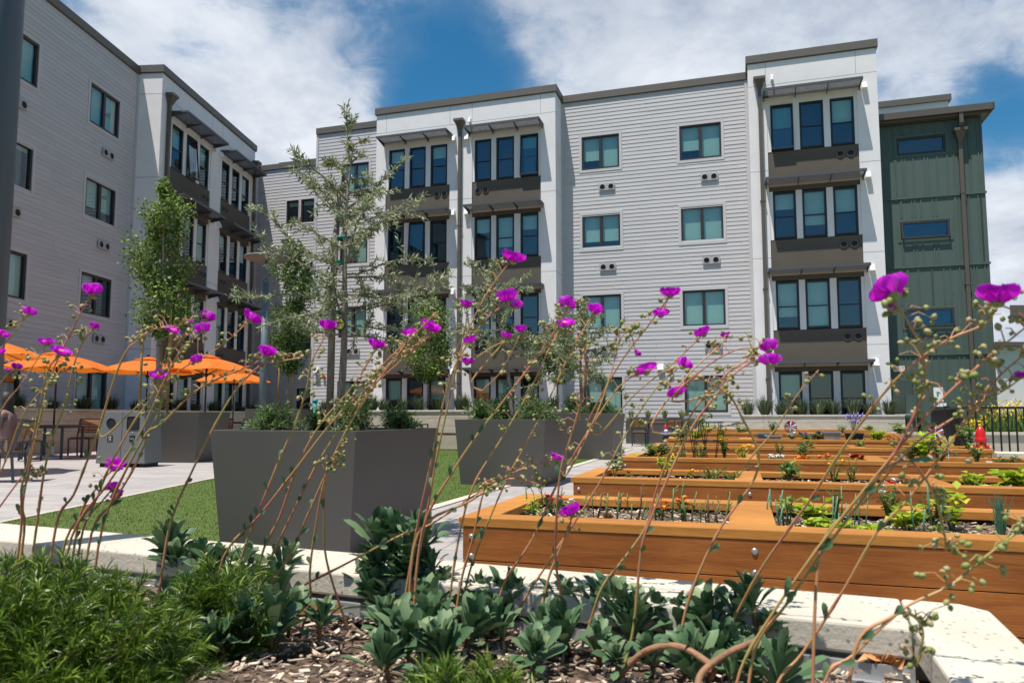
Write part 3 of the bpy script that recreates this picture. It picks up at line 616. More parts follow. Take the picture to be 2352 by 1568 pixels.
# ------------------------------------------------------------------ near wall (cap with a corner) and its planting bed
ZC = .55
far = [gz(-300, 1170, ZC), gz(0, 1200, ZC), gz(1060, 1285, ZC), gz(1700, 1344, ZC), gz(2262, 1390, ZC)]
d_ = (gz(2262, 1390, ZC)-gz(0, 1200, ZC)); d_.z = 0; d_ = d_.normalized(); nrm = Vector((d_.y, -d_.x, 0))      # toward the camera
E0 = gz(2262, 1390, ZC); wl = thing('garden_wall', 'near cream stone garden wall in front, its cap turning the corner at the right', 'planter wall', (0, 0, 0))
b = MB(); c = MB(); st = MB(); L = 0; Wd = .255; k = 0; Tt = .058
while L < 4.8:
    a0 = E0-d_*L-(d_*0); a1 = E0-d_*min(L+.6, 5); 
    if k == 0: a0 = E0-d_*.16
    g_ = d_*.0015; q = [a1+g_, a0-g_, a0-g_+nrm*Wd, a1+g_+nrm*Wd]
    def lo(p, z): return (p.x, p.y, z)
    c.hexa([lo(q[3], ZC-Tt), lo(q[2], ZC-Tt), lo(q[1], ZC-Tt), lo(q[0], ZC-Tt)], [lo(q[3], ZC), lo(q[2], ZC), lo(q[1], ZC), lo(q[0], ZC)])
    L += .6; k += 1
# right return toward the camera
ch = .045; F0 = E0-d_*.16
sd = (gz(2352, 1475, ZC)-E0); sd.z = 0; sd = sd.normalized()
pin = F0+nrm*Wd
P_ = [F0+d_*.0015, E0-d_*ch, E0+sd*ch, E0+sd*.9, pin+sd*.66+d_*.02, pin+d_*.0015]
n0 = len(c.v); c.v += [lo(p, ZC-Tt) for p in P_]+[lo(p, ZC) for p in P_]; m6 = 6
c.f += [tuple(n0+5-i for i in range(6)), tuple(n0+6+i for i in range(6))][::1]; c.sm += [False]*2
for i in range(6): c.f.append((n0+i, n0+(i+1) % 6, n0+6+(i+1) % 6, n0+6+i)); c.sm.append(False)
bmc = c.build('cap', 'cap', wl, bevel=.006)
g0, g1 = E0-d_*5, E0
def prism(mb, pts, z0, z1):
    n = len(mb.v); k = len(pts); mb.v += [lo(p, z0) for p in pts]+[lo(p, z1) for p in pts]; mb.f += [tuple(n+k-1-i for i in range(k)), tuple(n+k+i for i in range(k))]; mb.sm += [False]*2
    for i in range(k): mb.f.append((n+i, n+(i+1) % k, n+k+(i+1) % k, n+k+i)); mb.sm.append(False)
prism(b, [g0+nrm*.03, g1+nrm*.03-d_*.03, g1+nrm*(Wd-.03)-d_*.03, g0+nrm*(Wd-.03)], 0, ZC-Tt-.001)
prism(b, [E0+sd*.2-d_*.04, E0+sd*.9-d_*.04, pin+sd*.66+d_*.05, pin+d_*.05], 0, ZC-Tt-.001); b.build('wall_body', 'capface', wl)
prism(st, [g0+nrm*(Wd-.029), pin+nrm*-.029, pin+nrm*.006, g0+nrm*(Wd+.006)], ZC-Tt-.045, ZC-Tt-.012); prism(st, [g0+nrm*(Wd+.007), pin+nrm*.007, pin+nrm*.022, g0+nrm*(Wd+.022)], ZC-Tt-.05, ZC-Tt-.042); st.build('edge_strip', 'metalstrip', wl)
ZS = .455
pts = [g0+nrm*(Wd-.02), pin, pin+sd*.66, pin+sd*1.6, Vector((-3.5, -.6, 0)), Vector((-5, 1.5, 0))]
b = MB(); random.seed(5)
k = 44; n0 = 0
for i in range(k+1):
    for j in range(k+1):
        u, v = i/k, j/k; x = -2.6+3.45*u; y = .45+v*2.4
        b.v.append((x, y, ZS-.01+.012*math.sin(x*9+y*5)+random.uniform(-.004, .004)+(.02*math.sin(x*3.1)*math.sin(y*4))))
for i in range(k):
    for j in range(k):
        q = Vector(b.v[i*(k+1)+j]); e_ = (q-(E0+nrm*(Wd-.08))).dot(nrm)
        if e_ > -.03 and (q-pin).dot(d_) < .03+max(0, (q-pin).dot(sd))*.05: b.f.append((i*(k+1)+j, (i+1)*(k+1)+j, (i+1)*(k+1)+j+1, i*(k+1)+j+1)); b.sm.append(True)
tag(b.build('planting_bed_soil', 'soil'), kind='structure')
b = MB()
def chip(mb, x, y, z, L_, w, th_):
    a = random.uniform(0, 6.28); e1 = Vector((math.cos(a), math.sin(a), random.uniform(-.35, .35))).normalized(); e2 = Vector((-math.sin(a), math.cos(a), random.uniform(-.5, .5))).normalized(); e3 = e1.cross(e2); p = Vector((x, y, z))
    tp = random.uniform(.3, 1)
    q = [p-e1*L_/2-e2*w/2, p+e1*L_/2-e2*w/2*tp, p+e1*L_/2+e2*w/2*tp, p-e1*L_/2+e2*w/2]; mb.hexa([v-e3*th_/2 for v in q], [v+e3*th_/2 for v in q])
for i in range(17000):
    x = random.uniform(-2.2, .8); y = random.uniform(.75, 2.6); q = Vector((x, y, 0)); q0 = Vector((E0.x, E0.y, 0))
    if (q-(q0+nrm*(Wd+.01))).dot(nrm) < 0 or (q-Vector((pin.x, pin.y, 0))).dot(d_) > 0: continue
    chip(b, x, y, ZS+.012*math.sin(x*9+y*5)+random.uniform(-.004, .008), random.uniform(.007, .032)*random.uniform(.6, 1.3), random.uniform(.003, .009), random.uniform(.0015, .0045))
tag(b.build('bark_mulch', 'chip'), 'loose shredded bark mulch over the soil inside the near stone wall', 'mulch', kind='stuff')
b = MB(); p = gz(690, 1383, ZS+.02); q = gz(950, 1393, ZS+.02); b.hexa([lo(p, ZS-.01), lo(q, ZS-.01), lo(q+Vector((0, .05, 0)), ZS-.01), lo(p+Vector((0, .05, 0)), ZS-.01)], [lo(p, ZS+.02), lo(q, ZS+.02), lo(q+Vector((0, .05, 0)), ZS+.02), lo(p+Vector((0, .05, 0)), ZS+.02)])
tag(b.build('wood_edging', 'stake'), 'short weathered timber edging half buried in bark mulch', 'edging')
dl = thing('dry_leaf', 'crumpled dry orange leaf on the soil at the lower right wall corner', 'leaf', gz(2030, 1530, ZS+.02)); b = MB(); random.seed(3)
for i in range(14): b.leaf((random.uniform(-.03, .03), random.uniform(-.01, .01), random.uniform(0, .012)), (random.uniform(-1, 1), random.uniform(-.4, .4), random.uniform(-.1, .5)), .035, .018, None, .15, .3)
b.build('leaf_blade', 'dryleaf', dl)

# ------------------------------------------------------------------ raised timber beds
BO = Vector((-.24, 3.37, 0)); random.seed(21)
bedlab = ['nearest orange timber raised bed with cut green rose canes and marigolds', 'second timber raised bed from the camera with the single yellow marigold', 'third timber raised bed from the camera with dark trellis hoops and orange pansies', 'fourth timber raised bed from the camera, butterfly stake at its right end', 'fifth timber raised bed from the camera with grey pots on its soil', 'sixth timber raised bed from the camera, second row before the pale wall', 'farthest timber raised bed, last row before the pale wall']
beds = []; BD = 1.05
_bolt = MB(); _bolt.lathe([(.0001, .008), (.009, .007), (.013, .003), (.0145, 0)], k=10); BOLT = _bolt.mesh('bolt', 'bolt')
for i in range(7):
    z1 = .50+.03*max(0, i-1) if i < 5 else .62+.02*(i-4)
    L_ = (3.9, 3.9, 3.95, 4.0, 3.95, 3.85, 3.8)[i]
    o = BO+NM*(2.26*i); root = thing('raised_bed', bedlab[i], 'raised bed', o, AM, 'raised timber beds in rows'); beds.append((root, o, z1, L_))
    hc = z1-.04; pl = .155
    for nm_, (y0, y1) in (('front_board', (.004, .05)), ('back_board', (BD-.05, BD-.004))):
        b = MB(); z = hc
        kk = 0
        while z > .01:
            zb = max(0, z-pl*(1.0 if kk else .95)); x = .02; cut = (1.33 if kk % 2 == 0 else 2.4)
            b.box(.02, L_-.02, y0+(.001*kk % .003), y1, zb+.002, z-.0015); z = zb; kk += 1
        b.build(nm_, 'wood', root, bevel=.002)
    for nm_, (x0, x1) in (('end_board', (.02, .06)), ('end_board', (L_-.06, L_-.02))):
        b = MB(); z = hc
        while z > .01: zb = max(0, z-pl); b.box(x0, x1, .061, BD-.061, zb+.002, z-.0015); z = zb
        b.build(nm_, 'wood', root, bevel=.002)
    c = MB(); cw = .15
    c.hexa([(0, 0, hc), (L_, 0, hc), (L_-cw, cw, hc), (cw, cw, hc)], [(0, 0, z1), (L_, 0, z1), (L_-cw, cw, z1), (cw, cw, z1)])
    c.hexa([(0, BD, hc), (cw, BD-cw, hc), (L_-cw, BD-cw, hc), (L_, BD, hc)], [(0, BD, z1), (cw, BD-cw, z1), (L_-cw, BD-cw, z1), (L_, BD, z1)])
    c.hexa([(0, 0.002, hc), (cw-.001, cw, hc), (cw-.001, BD-cw, hc), (0, BD-.002, hc)], [(0, .002, z1), (cw-.001, cw, z1), (cw-.001, BD-cw, z1), (0, BD-.002, z1)])
    c.hexa([(L_, .002, hc), (L_, BD-.002, hc), (L_-cw+.001, BD-cw, hc), (L_-cw+.001, cw, hc)], [(L_, .002, z1), (L_, BD-.002, z1), (L_-cw+.001, BD-cw, z1), (L_-cw+.001, cw, z1)])
    cr_ = (1.16, 2.36) if i != 3 else (1.2, 2.5)
    for x_ in cr_: c.box(x_, x_+.19, cw+.001, BD-cw-.001, hc, z1-.001)
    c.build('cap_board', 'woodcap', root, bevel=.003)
    ib = MB()
    for x_ in cr_: ib.box(x_+.02, x_+.17, .06, BD-.06, .05, hc-.001)
    ib.build('cross_board', 'wood', root)
    sl = MB(); sl.box(.06, L_-.06, .06, BD-.06, .02, z1-.062); sl.build('bark_soil', 'soil', root)
    if i < 4:
        cc = MB()
        for _ in range((3600, 2200, 1200, 700)[i]): chip(cc, random.uniform(.08, L_-.08), random.uniform(.08, BD-.08), z1-.058+random.uniform(-.004, .012), random.uniform(.012, .045), random.uniform(.005, .014), .003)
        tag(cc.build('bark_chips', 'chip', root), kind='stuff')
    for x_ in (.06, 1.26, 2.46, L_-.06):
        for z_ in (hc-.045, hc-.13, hc-.26)[:2 if i < 2 else 3]: obj('bolt', BOLT, root, (x_, .0035, z_), (R(90), 0, 0))

# ------------------------------------------------------------------ trees
def rv(a=1.): return Vector((random.uniform(-a, a), random.uniform(-a, a), random.uniform(-a, a)))
def rdir():
    v = rv(); 
    while not .1 < v.length < 1: v = rv()
    return v.normalized()
def stakes(root, sp, h, mtl='stake', r=.03):
    for x, y, hh in sp:
        b = MB(); b.tube([(x, y, -.05), (x*.96, y*.96, hh)], [r, r*.9], 8); b.build('stake', mtl, root)
def ties(root, zs, r, off=(0, 0)):
    for z in zs: b = MB(); b.lathe([(r, z-.012), (r+.008, z-.01), (r+.008, z+.012), (r, z+.014)], off, 10); b.build('tree_tie', 'tie', root)
def columnar(label, base, ztop, zbot, wid, n, leaf='ginkgo', L_=.055, w=.05, seed=1, st=(), group=None, trunkr=.028, shape='col', bark='pale_bark', tiez=(), nclump=None):
    random.seed(seed); root = thing('young_tree', label, 'tree', base, 0, group); H_ = ztop-base[2]; Hb = zbot-base[2]
    tr = MB(); pts = [(random.uniform(-.02, .02), random.uniform(-.02, .02), H_*i/8*.96) for i in range(9)]; pts[0] = (0, 0, 0)
    tr.tube(pts, [trunkr*(1-.8*i/8) for i in range(9)], 8)
    cr = MB(); nb = nclump or int(26*(H_-Hb)/2.5)
    for i in range(nb):
        u = (i+random.random())/nb; z = Hb+(H_-Hb)*u
        if shape == 'col': rad = wid/2*(.55+.45*math.sin(u*9+seed)**2)*(1 if u < .75 else 1-(u-.75)*2.2)*(min(1, u*6+.45))
        else: rad = wid/2*math.sqrt(max(.04, 1-(2*u-1)**2))*random.uniform(.75, 1.1)
        a = random.uniform(0, 6.283); e_ = Vector((math.cos(a)*rad*.8, math.sin(a)*rad*.8, z+random.uniform(.0, .15)*(H_-Hb)*.3))
        s0 = Vector((0, 0, max(Hb*.9, z-rad*.9))); mid = (s0+e_)/2+Vector((0, 0, .04)); tr.tube([s0, mid, e_], [.011, .007, .003], 4, False)
        m = int(n/nb); ph = random.uniform(.5, 1)
        for _ in range(m):
            t_ = random.random()**.6; p = s0.lerp(e_, .25+.85*t_)+rdir()*rad*.42*random.random()**.5*Vector((1, 1, 1)).length/1.2
            cr.leaf(p, rdir()+Vector((0, 0, -.1)), L_*random.uniform(.7, 1.25), w*random.uniform(.8, 1.2), None, random.uniform(-.1, .15))
    tr.build('trunk', bark, root); cr.build('crown', leaf, root)
    stakes(root, st, 0)
    if tiez: ties(root, tiez, trunkr)
    return root
def olive(label, base, ztop, zbot, rad, n, L_=.05, w=.010, seed=2, lean=(0, 0), trunkr=.03, group=None, long=(), leafm='olive'):
    random.seed(seed); root = thing('olive_tree', label, 'tree', base, 0, group); H_ = ztop-base[2]; Hb = zbot-base[2]
    tr = MB(); cr = MB()
    def tp(z): u = z/H_; return Vector((lean[0]*u+.02*math.sin(u*7+seed), lean[1]*u+.02*math.cos(u*6), z))
    tr.tube([tp(H_*i/14*.93) for i in range(15)], [trunkr*(1-.86*(i/14)) for i in range(15)], 9)
    twigs = []
    nb = 30
    for i in range(nb):
        u = (i+random.random()*.8)/nb; z = Hb+(H_-Hb)*u*.9
        rr = rad*(.45+.75*math.sin(min(1, .25+u*.85)*math.pi))*random.uniform(.55, 1.15)
        if u > .8: rr *= .55
        a = i*2.4+random.uniform(-.4, .4); dr = Vector((math.cos(a), math.sin(a), random.uniform(.15, .7) if u > .3 else random.uniform(-.25, .3)))
        twigs.append((tp(z), dr.normalized(), rr))
    for z, a, el, ln in long: twigs.append((tp(z-base[2]), Vector((math.cos(R(a))*math.cos(R(el)), math.sin(R(a))*math.cos(R(el)), math.sin(R(el)))), ln))
    tot = sum(t_[2] for t_ in twigs)
    for s0, dr, ln in twigs:
        pts = [s0]; d = dr.copy(); k = 7
        for j in range(k): d = (d+rv(.22)+Vector((0, 0, -.03 if j > 3 else .04))).normalized(); pts.append(pts[-1]+d*ln/k)
        tr.tube(pts, [.009*(1-.8*j/k)+.0015 for j in range(k+1)], 4, False)
        m = int(n*ln/tot); sub = []
        for j in range(max(3, int(ln*9))):
            q = random.randint(1, k); sd = (rdir()+d*.6).normalized(); sl = ln*random.uniform(.15, .38); sub.append((pts[q], sd, sl)); tr.tube([pts[q], pts[q]+sd*sl*.5, pts[q]+sd*sl+Vector((0, 0, -.02))], [.003, .002, .001], 3, False)
        for _ in range(m):
            if random.random() < .3: q = random.uniform(1.5, k); a_ = pts[int(q)].lerp(pts[min(k, int(q)+1)], q % 1); ax = d
            else: b0, ax, sl = random.choice(sub); a_ = b0+ax*sl*random.random()
            cr.leaf(a_, ax*.7+rdir()*.9, L_*random.uniform(.6, 1.2), w*random.uniform(.8, 1.3), None, random.uniform(-.12, .12))
    tr.build('trunk', 'hedge', root); cr.build('crown', leafm, root); return root

T1 = columnar('tall columnar bright green tree with three wooden stakes behind the recycling bin', at(358, 950, 15.75), at(0, 440, 15.75).z, at(0, 765, 15.75).z, 1.35, 7800, seed=3, trunkr=.045, st=[(-.26, -.2, 2.05), (.33, -.2, 2.2), (-.08, .3, 1.6)], tiez=(.9, 1.45), L_=.07, w=.06)
T3 = columnar('slim columnar green tree with stakes in the far planter beside the round headed lamp', at(660, 942, 20.), at(0, 560, 20).z, at(0, 850, 20).z, 1.3, 7500, seed=8, trunkr=.045, st=[(-.22, -.1, 1.7), (.15, -.15, 1.6)], tiez=(.8, 1.3), leaf='dkleaf', L_=.075, w=.06)
P2T = at(773, 1000, 5.84); P2T.z = .75
T2 = olive('tall sparse silvery olive tree in the nearest planter, round yellow tag on its trunk', P2T, at(0, 280, 5.84).z, at(0, 760, 5.84).z, .66, 8000, seed=6, trunkr=.036, lean=(.09, 0), L_=.062, w=.0125,
    long=((1.9, 172, 12, .78), (2.0, 185, 18, .62), (2.05, 10, 8, .72), (1.75, -8, 10, .8), (2.6, 150, 40, .6), (3.0, 110, 66, .55), (2.6, 35, 38, .6), (1.6, 200, -20, .4), (1.62, -30, -18, .45)))
b = MB(); b.tube([(-.062, .01, -.05), (-.055, .01, 1.2), (-.03, .015, 2.0)], [.03, .028, .024], 9); b.build('stake', 'hedge', T2)
ties(T2, (1.02, 1.42, 1.62, 1.78), .042, (.005, 0)); tg = MB(); tg.lathe([(.001, -.004), (.048, -.004), (.05, 0), (.048, .004), (.001, .004)], k=24)
o = tg.build('plant_tag', M_['dark'], T2, (.015, -.05, .92), (R(90), 0, 0)); tg = MB(); tg.lathe([(.0001, .0045), (.041, .0045)], k=24); tg.build('tag_face', mat('yellow_tag', (.5, .48, .12), .5), o)
tg = MB(); tg.box(-.028, .028, .008, .016, .0046, .006); tg.build('tag_stripe', 'dark', o)
PBc = at(1180, 962, 11.0); PBc.z = .8
T5 = olive('small leaning olive tree in the middle planter left of the beds', PBc, at(0, 575, 11).z, at(0, 815, 11).z, .64, 5500, seed=12, trunkr=.036, lean=(-.35, 0), L_=.075, w=.014); ties(T5, (.55, 1.0), .045, (-.08, 0))
PCc = at(1338, 950, 17.3); PCc.z = .9
T6 = olive('bushy olive tree with twin stems in the planter beside the farthest beds', PCc, at(0, 668, 17.3).z, at(0, 880, 17.3).z, 1.05, 8000, seed=15, trunkr=.05, lean=(-.05, 0), L_=.095, w=.02)
b = MB(); b.tube([(.18, 0, -.1), (.1, 0, 1.4), (0, 0, 2.9)], [.035, .03, .02], 8); b.build('stem', 'hedge', T6)
T4 = columnar('round crowned small green tree before the middle tower on the block planter', at(982, 938, 23.3), at(0, 690, 23.3).z, at(0, 868, 23.3).z, 1.7, 6500, seed=17, leaf='ginkgo', shape='round', L_=.08, w=.055, trunkr=.04, bark='hedge')
T7 = columnar('low round crowned green tree behind the bushy olive, before the grey siding', at(1281, 945, 23.), at(0, 750, 23).z, at(0, 872, 23).z, 1.4, 5000, seed=19, leaf='dkleaf', shape='round', L_=.08, w=.055, trunkr=.04, bark='hedge')

# trailing shrubs in the planters
def shrub(label, c, rx, h, n, leaf='rosemary', L_=.05, w=.012, seed=0, name='trailing_shrub', cat='shrub', droop=.2, group=None):
    random.seed(seed); root = thing(name, label, cat, c, 0, group); b = MB(); st = MB(); nb = max(10, n//45)
    for i in range(nb):
        a = random.uniform(0, 6.283); el = random.uniform(.15, 1.35); d = Vector((math.cos(a)*math.cos(el), math.sin(a)*math.cos(el), math.sin(el))); ln = random.uniform(.6, 1.05)
        e_ = Vector((d.x*rx*ln, d.y*rx*ln, max(.01, d.z*h*ln-droop*(1-d.z)*h*.5))); m_ = e_*.5+Vector((0, 0, h*.18)); st.tube([(d.x*rx*.1, d.y*rx*.1, 0), m_, e_], [.004, .003, .001], 4, False)
        for _ in range(n//nb):
            t_ = random.random()**.7; p = (m_*(2*t_) if t_ < .5 else m_.lerp(e_, 2*t_-1)); b.leaf(p+rv(.02*rx/.2), (e_-m_).normalized()*.6+rdir()*.8, L_*random.uniform(.6, 1.3), w, None, random.uniform(-.1, .15))
    st.build('stems', 'hedge', root); b.build('foliage', leaf, root); return root
GP = 'trailing green shrubs in the charcoal planters'
for i, (x, y, Y, rx, h, z, lab) in enumerate(((630, 985, 5.9, .21, .19, .80, 'pale feathery shrub at the left rear of the nearest planter'), (735, 980, 6.2, .1, .17, .80, 'small upright shrub just left of the olive trunk'), (812, 985, 5.75, .17, .22, .80, 'tallest bushy shrub right of the olive trunk in the nearest planter'), (915, 978, 6.1, .17, .18, .80, 'spreading shrub at the right end of the nearest planter'),
    (1112, 960, 10.7, .24, .26, .85, 'left shrub in the middle planter, left of the leaning olive'), (1150, 960, 11.3, .24, .27, .85, 'dark shrub against the leaning olive trunk in the middle planter'), (1232, 960, 10.6, .30, .28, .85, 'rounded shrub right of the leaning olive trunk in the middle planter'), (1315, 948, 16.9, .32, .33, .93, 'shrub left of the twin stems in the planter by the farthest beds'), (1385, 948, 16.8, .38, .26, .93, 'shrub right of the twin stems in the planter by the farthest beds'))):
    p = at(x, y, Y); p.z = z; shrub(lab, p, rx*1.3, h*1.35, 2600 if i < 4 else 1500, L_=.045 if i < 4 else .07, w=.009 if i < 4 else .018, seed=30+i, group=GP)

# grass clumps
def clumpmesh(h, r, n, w, seed):
    random.seed(seed); b = MB()
    for i in range(n):
        a = random.uniform(0, 6.283); lean = random.uniform(.1, 1)*r; hh = h*random.uniform(.6, 1.05); p0 = Vector((math.cos(a)*r*.12, math.sin(a)*r*.12, 0)); m_ = p0+Vector((math.cos(a)*lean*.4, math.sin(a)*lean*.4, hh*.65)); e_ = p0+Vector((math.cos(a)*lean, math.sin(a)*lean, hh*(1-.35*lean/r))); s = Vector((-math.sin(a), math.cos(a), 0))*w
        n0 = len(b.v); b.v += [tuple(p0-s), tuple(p0+s), tuple(m_+s*.8), tuple(m_-s*.8), tuple(e_)]; b.f += [(n0, n0+1, n0+2, n0+3), (n0+3, n0+2, n0+4)]; b.sm += [False]*2
    return b
CM = [clumpmesh(.55, .42, 150, .008, 40+i).mesh('grass_blades', 'ograss') for i in range(3)]
YM = [clumpmesh(.45, .28, 90, .010, 50+i).mesh('grass_blades', 'ygrass') for i in range(2)]
def clump(label, p, s, mesh, group):
    o = obj('grass_clump', mesh, None, p, random.uniform(0, 6.28)); o.scale = (s, s, s*random.uniform(.9, 1.1)); return tag(o, label, 'ornamental grass', group)
ORD = ('first', 'second', 'third', 'fourth', 'fifth', 'sixth', 'seventh', 'eighth', 'ninth', 'tenth', 'eleventh', 'twelfth', 'thirteenth', 'fourteenth', 'fifteenth', 'sixteenth')
random.seed(60)
for i in range(9): clump(ORD[i]+' green grass clump from the left on the pale wall below the right tower', PM(6.0+.53*i+random.uniform(-.1, .1), 2.0+random.uniform(-.2, .2), .9), random.uniform(1.2, 1.6), CM[i % 3], 'grass clumps on the right wall')
for i in range(16): clump(ORD[i]+' green grass clump from the left on the long middle block wall', PM(-6.9+.54*i+random.uniform(-.12, .12), 6.9+random.uniform(-.5, .3), 1.04), random.uniform(.95, 1.4), CM[i % 3], 'grass clumps on the middle wall')
for i in range(4): clump(ORD[i]+' pale variegated grass clump from the left in the low planter by the siding', PM(2.05+.58*i, 1.6, .85), 1., YM[i % 2], 'variegated grasses by the siding')
for i in range(15):
    p = OL+Vector((math.cos(AL), math.sin(AL), 0))*(-11+1.32*i)+Vector((math.sin(AL), -math.cos(AL), 0))*.6; p.z = 1.0
    clump(ORD[i]+' dark grass clump counted from the near end of the shaded left planter wall', p, random.uniform(1., 1.35), CM[i % 3], 'grass clumps on the left wall')

# ------------------------------------------------------------------ patio furniture
def make_umbrella():
    r = thing('patio_umbrella', 'x', 'umbrella'); Rr, zr, zp = 1.27, 2.12, 2.5
    c = MB(); k = 8; pk = (0, 0, zp)
    def rim(j, rr=Rr, z=zr): a = 2*math.pi*(j+.5)/k; return Vector((rr*math.cos(a), rr*math.sin(a), z))
    for j in range(k):
        a, b_ = rim(j), rim(j+1); S_ = 6
        for i in range(S_):
            t0, t1 = i/S_, (i+1)/S_
            def pt(e_, t): q = Vector((0, 0, zp)).lerp(e_, .06+.94*t); q.z += .05*math.sin(math.pi*t); return q
            for u0, u1 in ((0, .5), (.5, 1)):
                def ed(t, u): q = pt(a, t).lerp(pt(b_, t), u); q.z -= .035*t*math.sin(math.pi*u); q.x *= 1-.03*t*math.sin(math.pi*u); q.y *= 1-.03*t*math.sin(math.pi*u); return tuple(q)
                c.quad(ed(t0, u0), ed(t1, u0), ed(t1, u1), ed(t0, u1))
    c.build('canopy', 'orange', r)
    v = MB()
    for j in range(k): a, b_ = rim(j, .36, zp-.035), rim(j+1, .36, zp-.035); v.quad((.02, 0, zp+.05), tuple(a), tuple(b_), (.02, .001, zp+.05))
    v.build('vent_cap', 'orange', r)
    p = MB(); p.tube([(0, 0, .1), (0, 0, zp+.02)], .022, 10); p.build('pole', 'pole', r)
    f = MB(); f.lathe([(.012, zp+.02), (.012, zp+.05), (.032, zp+.075), (.034, zp+.1), (.018, zp+.12), (.01, zp+.15), (.001, zp+.155)], k=12); f.build('finial', 'pole', r)
    for j in range(k): q = MB(); q.tube([(0, 0, zp-.04), tuple(rim(j, Rr*.98, zr-.012))], .009, 5); s = q.build('rib', 'pole', r); q = MB(); q.tube([(0, 0, 2.0), tuple(Vector((0, 0, zp)).lerp(rim(j), .5)+Vector((0, 0, -.02)))], .008, 5); q.build('strut', 'pole', s)
    h = MB(); h.lathe([(.022, 1.96), (.045, 1.97), (.045, 2.03), (.022, 2.04)], k=12); h.build('hub', 'pole', r)
    b = MB(); b.lathe([(.001, 0), (.36, 0), (.37, .02), (.3, .06), (.05, .085), (.035, .1), (.035, .28), (.024, .3), (.001, .3)], k=28); b.build('base', 'chrome', r); return r
def make_chair():
    r = thing('patio_chair', 'x', 'chair'); 
    for sx in (-.23, .23):
        b = MB(); b.bar((sx, -.22, 0), (sx, -.22, .43), .03); b.build('leg', 'chairm', r)
        b = MB(); b.bar((sx, .24, 0), (sx, .2, .43), .03); b.bar((sx, .2, .43), (sx, .33, .88), .03); b.build('leg', 'chairm', r)
    f = MB(); 
    for y in (-.22, .2): f.bar((-.23, y, .415), (.23, y, .415), .03)
    for x in (-.23, .23): f.bar((x, -.2, .415), (x, .2, .415), .03)
    f.bar((-.23, .33, .875), (.23, .33, .875), .03); f.bar((-.23, .24, .56), (.23, .24, .56), .025); f.bar((0, .243, .56), (0, .33, .87), .02); f.build('frame', 'chairm', r)
    s = MB()
    for i in range(6): y = -.2+.072*i; s.box(-.21, .21, y, y+.058, .431, .447)
    s.build('seat', 'teak', r)
    s = MB()
    for i in range(4): z = .585+.072*i; y = .24+(z-.56)*.288; s.hexa([(-.21, y-.012, z), (.21, y-.012, z), (.21, y+.006, z), (-.21, y+.006, z)], [(-.21, y+.005, z+.058), (.21, y+.005, z+.058), (.21, y+.023, z+.058), (-.21, y+.023, z+.058)])
    s.build('backrest', 'teak', r); return r
def make_table(w=.9):
    r = thing('patio_table', 'x', 'table')
    for sx in (-1, 1):
        for sy in (-1, 1): b = MB(); b.bar((sx*(w/2-.025), sy*(w/2-.025), 0), (sx*(w/2-.025), sy*(w/2-.025), .71), .045); b.build('leg', 'chairm', r)
    f = MB(); h = w/2-.025
    for a, c in (((-h, -h), (h, -h)), ((h, -h), (h, h)), ((h, h), (-h, h)), ((-h, h), (-h, -h))): f.bar((*a, .705), (*c, .705), .045, .05)
    f.build('frame', 'chairm', r); s = MB(); n = 8
    for i in range(n): y = -w/2+.03+(w-.06)*i/n; s.box(-w/2+.03, w/2-.03, y, y+(w-.06)/n-.008, .732, .75)
    s.build('tabletop', 'teak', r); return r
UM, CH, TB = make_umbrella(), make_chair(), make_table(); used = set()
def place(proto, p, rot, label, group, s=1):
    o = proto if proto.name not in used else copy_tree(proto); used.add(proto.name)
    o.location = p; o.rotation_euler = (0, 0, rot); o['label'] = label; o['group'] = group; o.scale = (s, s, s); return o
for (x, y, rz, s, lab) in ((-9.0, 12.1, .2, .92, 'orange umbrella cut off by the left edge of the picture'), (-10.35, 16.8, .0, .95, 'broad orange umbrella second from the left, above the seated person'), (-10.35, 21.0, .3, 1.03, 'orange umbrella directly left of the tall staked tree'), (-8.35, 20.2, .1, 1.03, 'orange umbrella right of the tall staked tree, larger of the two there'), (-9.95, 26.5, .2, 1.03, 'farthest orange umbrella, partly behind the round headed lamp post')):
    place(UM, (x, y, 0), rz, lab, 'orange umbrellas on the patio', s)
for (x, y, rz, lab) in ((-9.05, 12.15, .1, 'table under the orange umbrella at the left picture edge'), (-10.35, 16.8, .05, 'table under the broad second umbrella, foot of chrome showing'), (-10.35, 21.0, .1, 'table left of the staked tree, half behind the bin'), (-8.35, 20.2, -.05, 'table between the bin planter and the near olive planter'), (-9.9, 26.4, .1, 'farthest table against the shaded block wall'), (4.8, 24.1, -.3, 'table by the grey siding behind the raised beds')):
    place(TB, (x, y, 0), rz, lab, 'slatted patio tables')
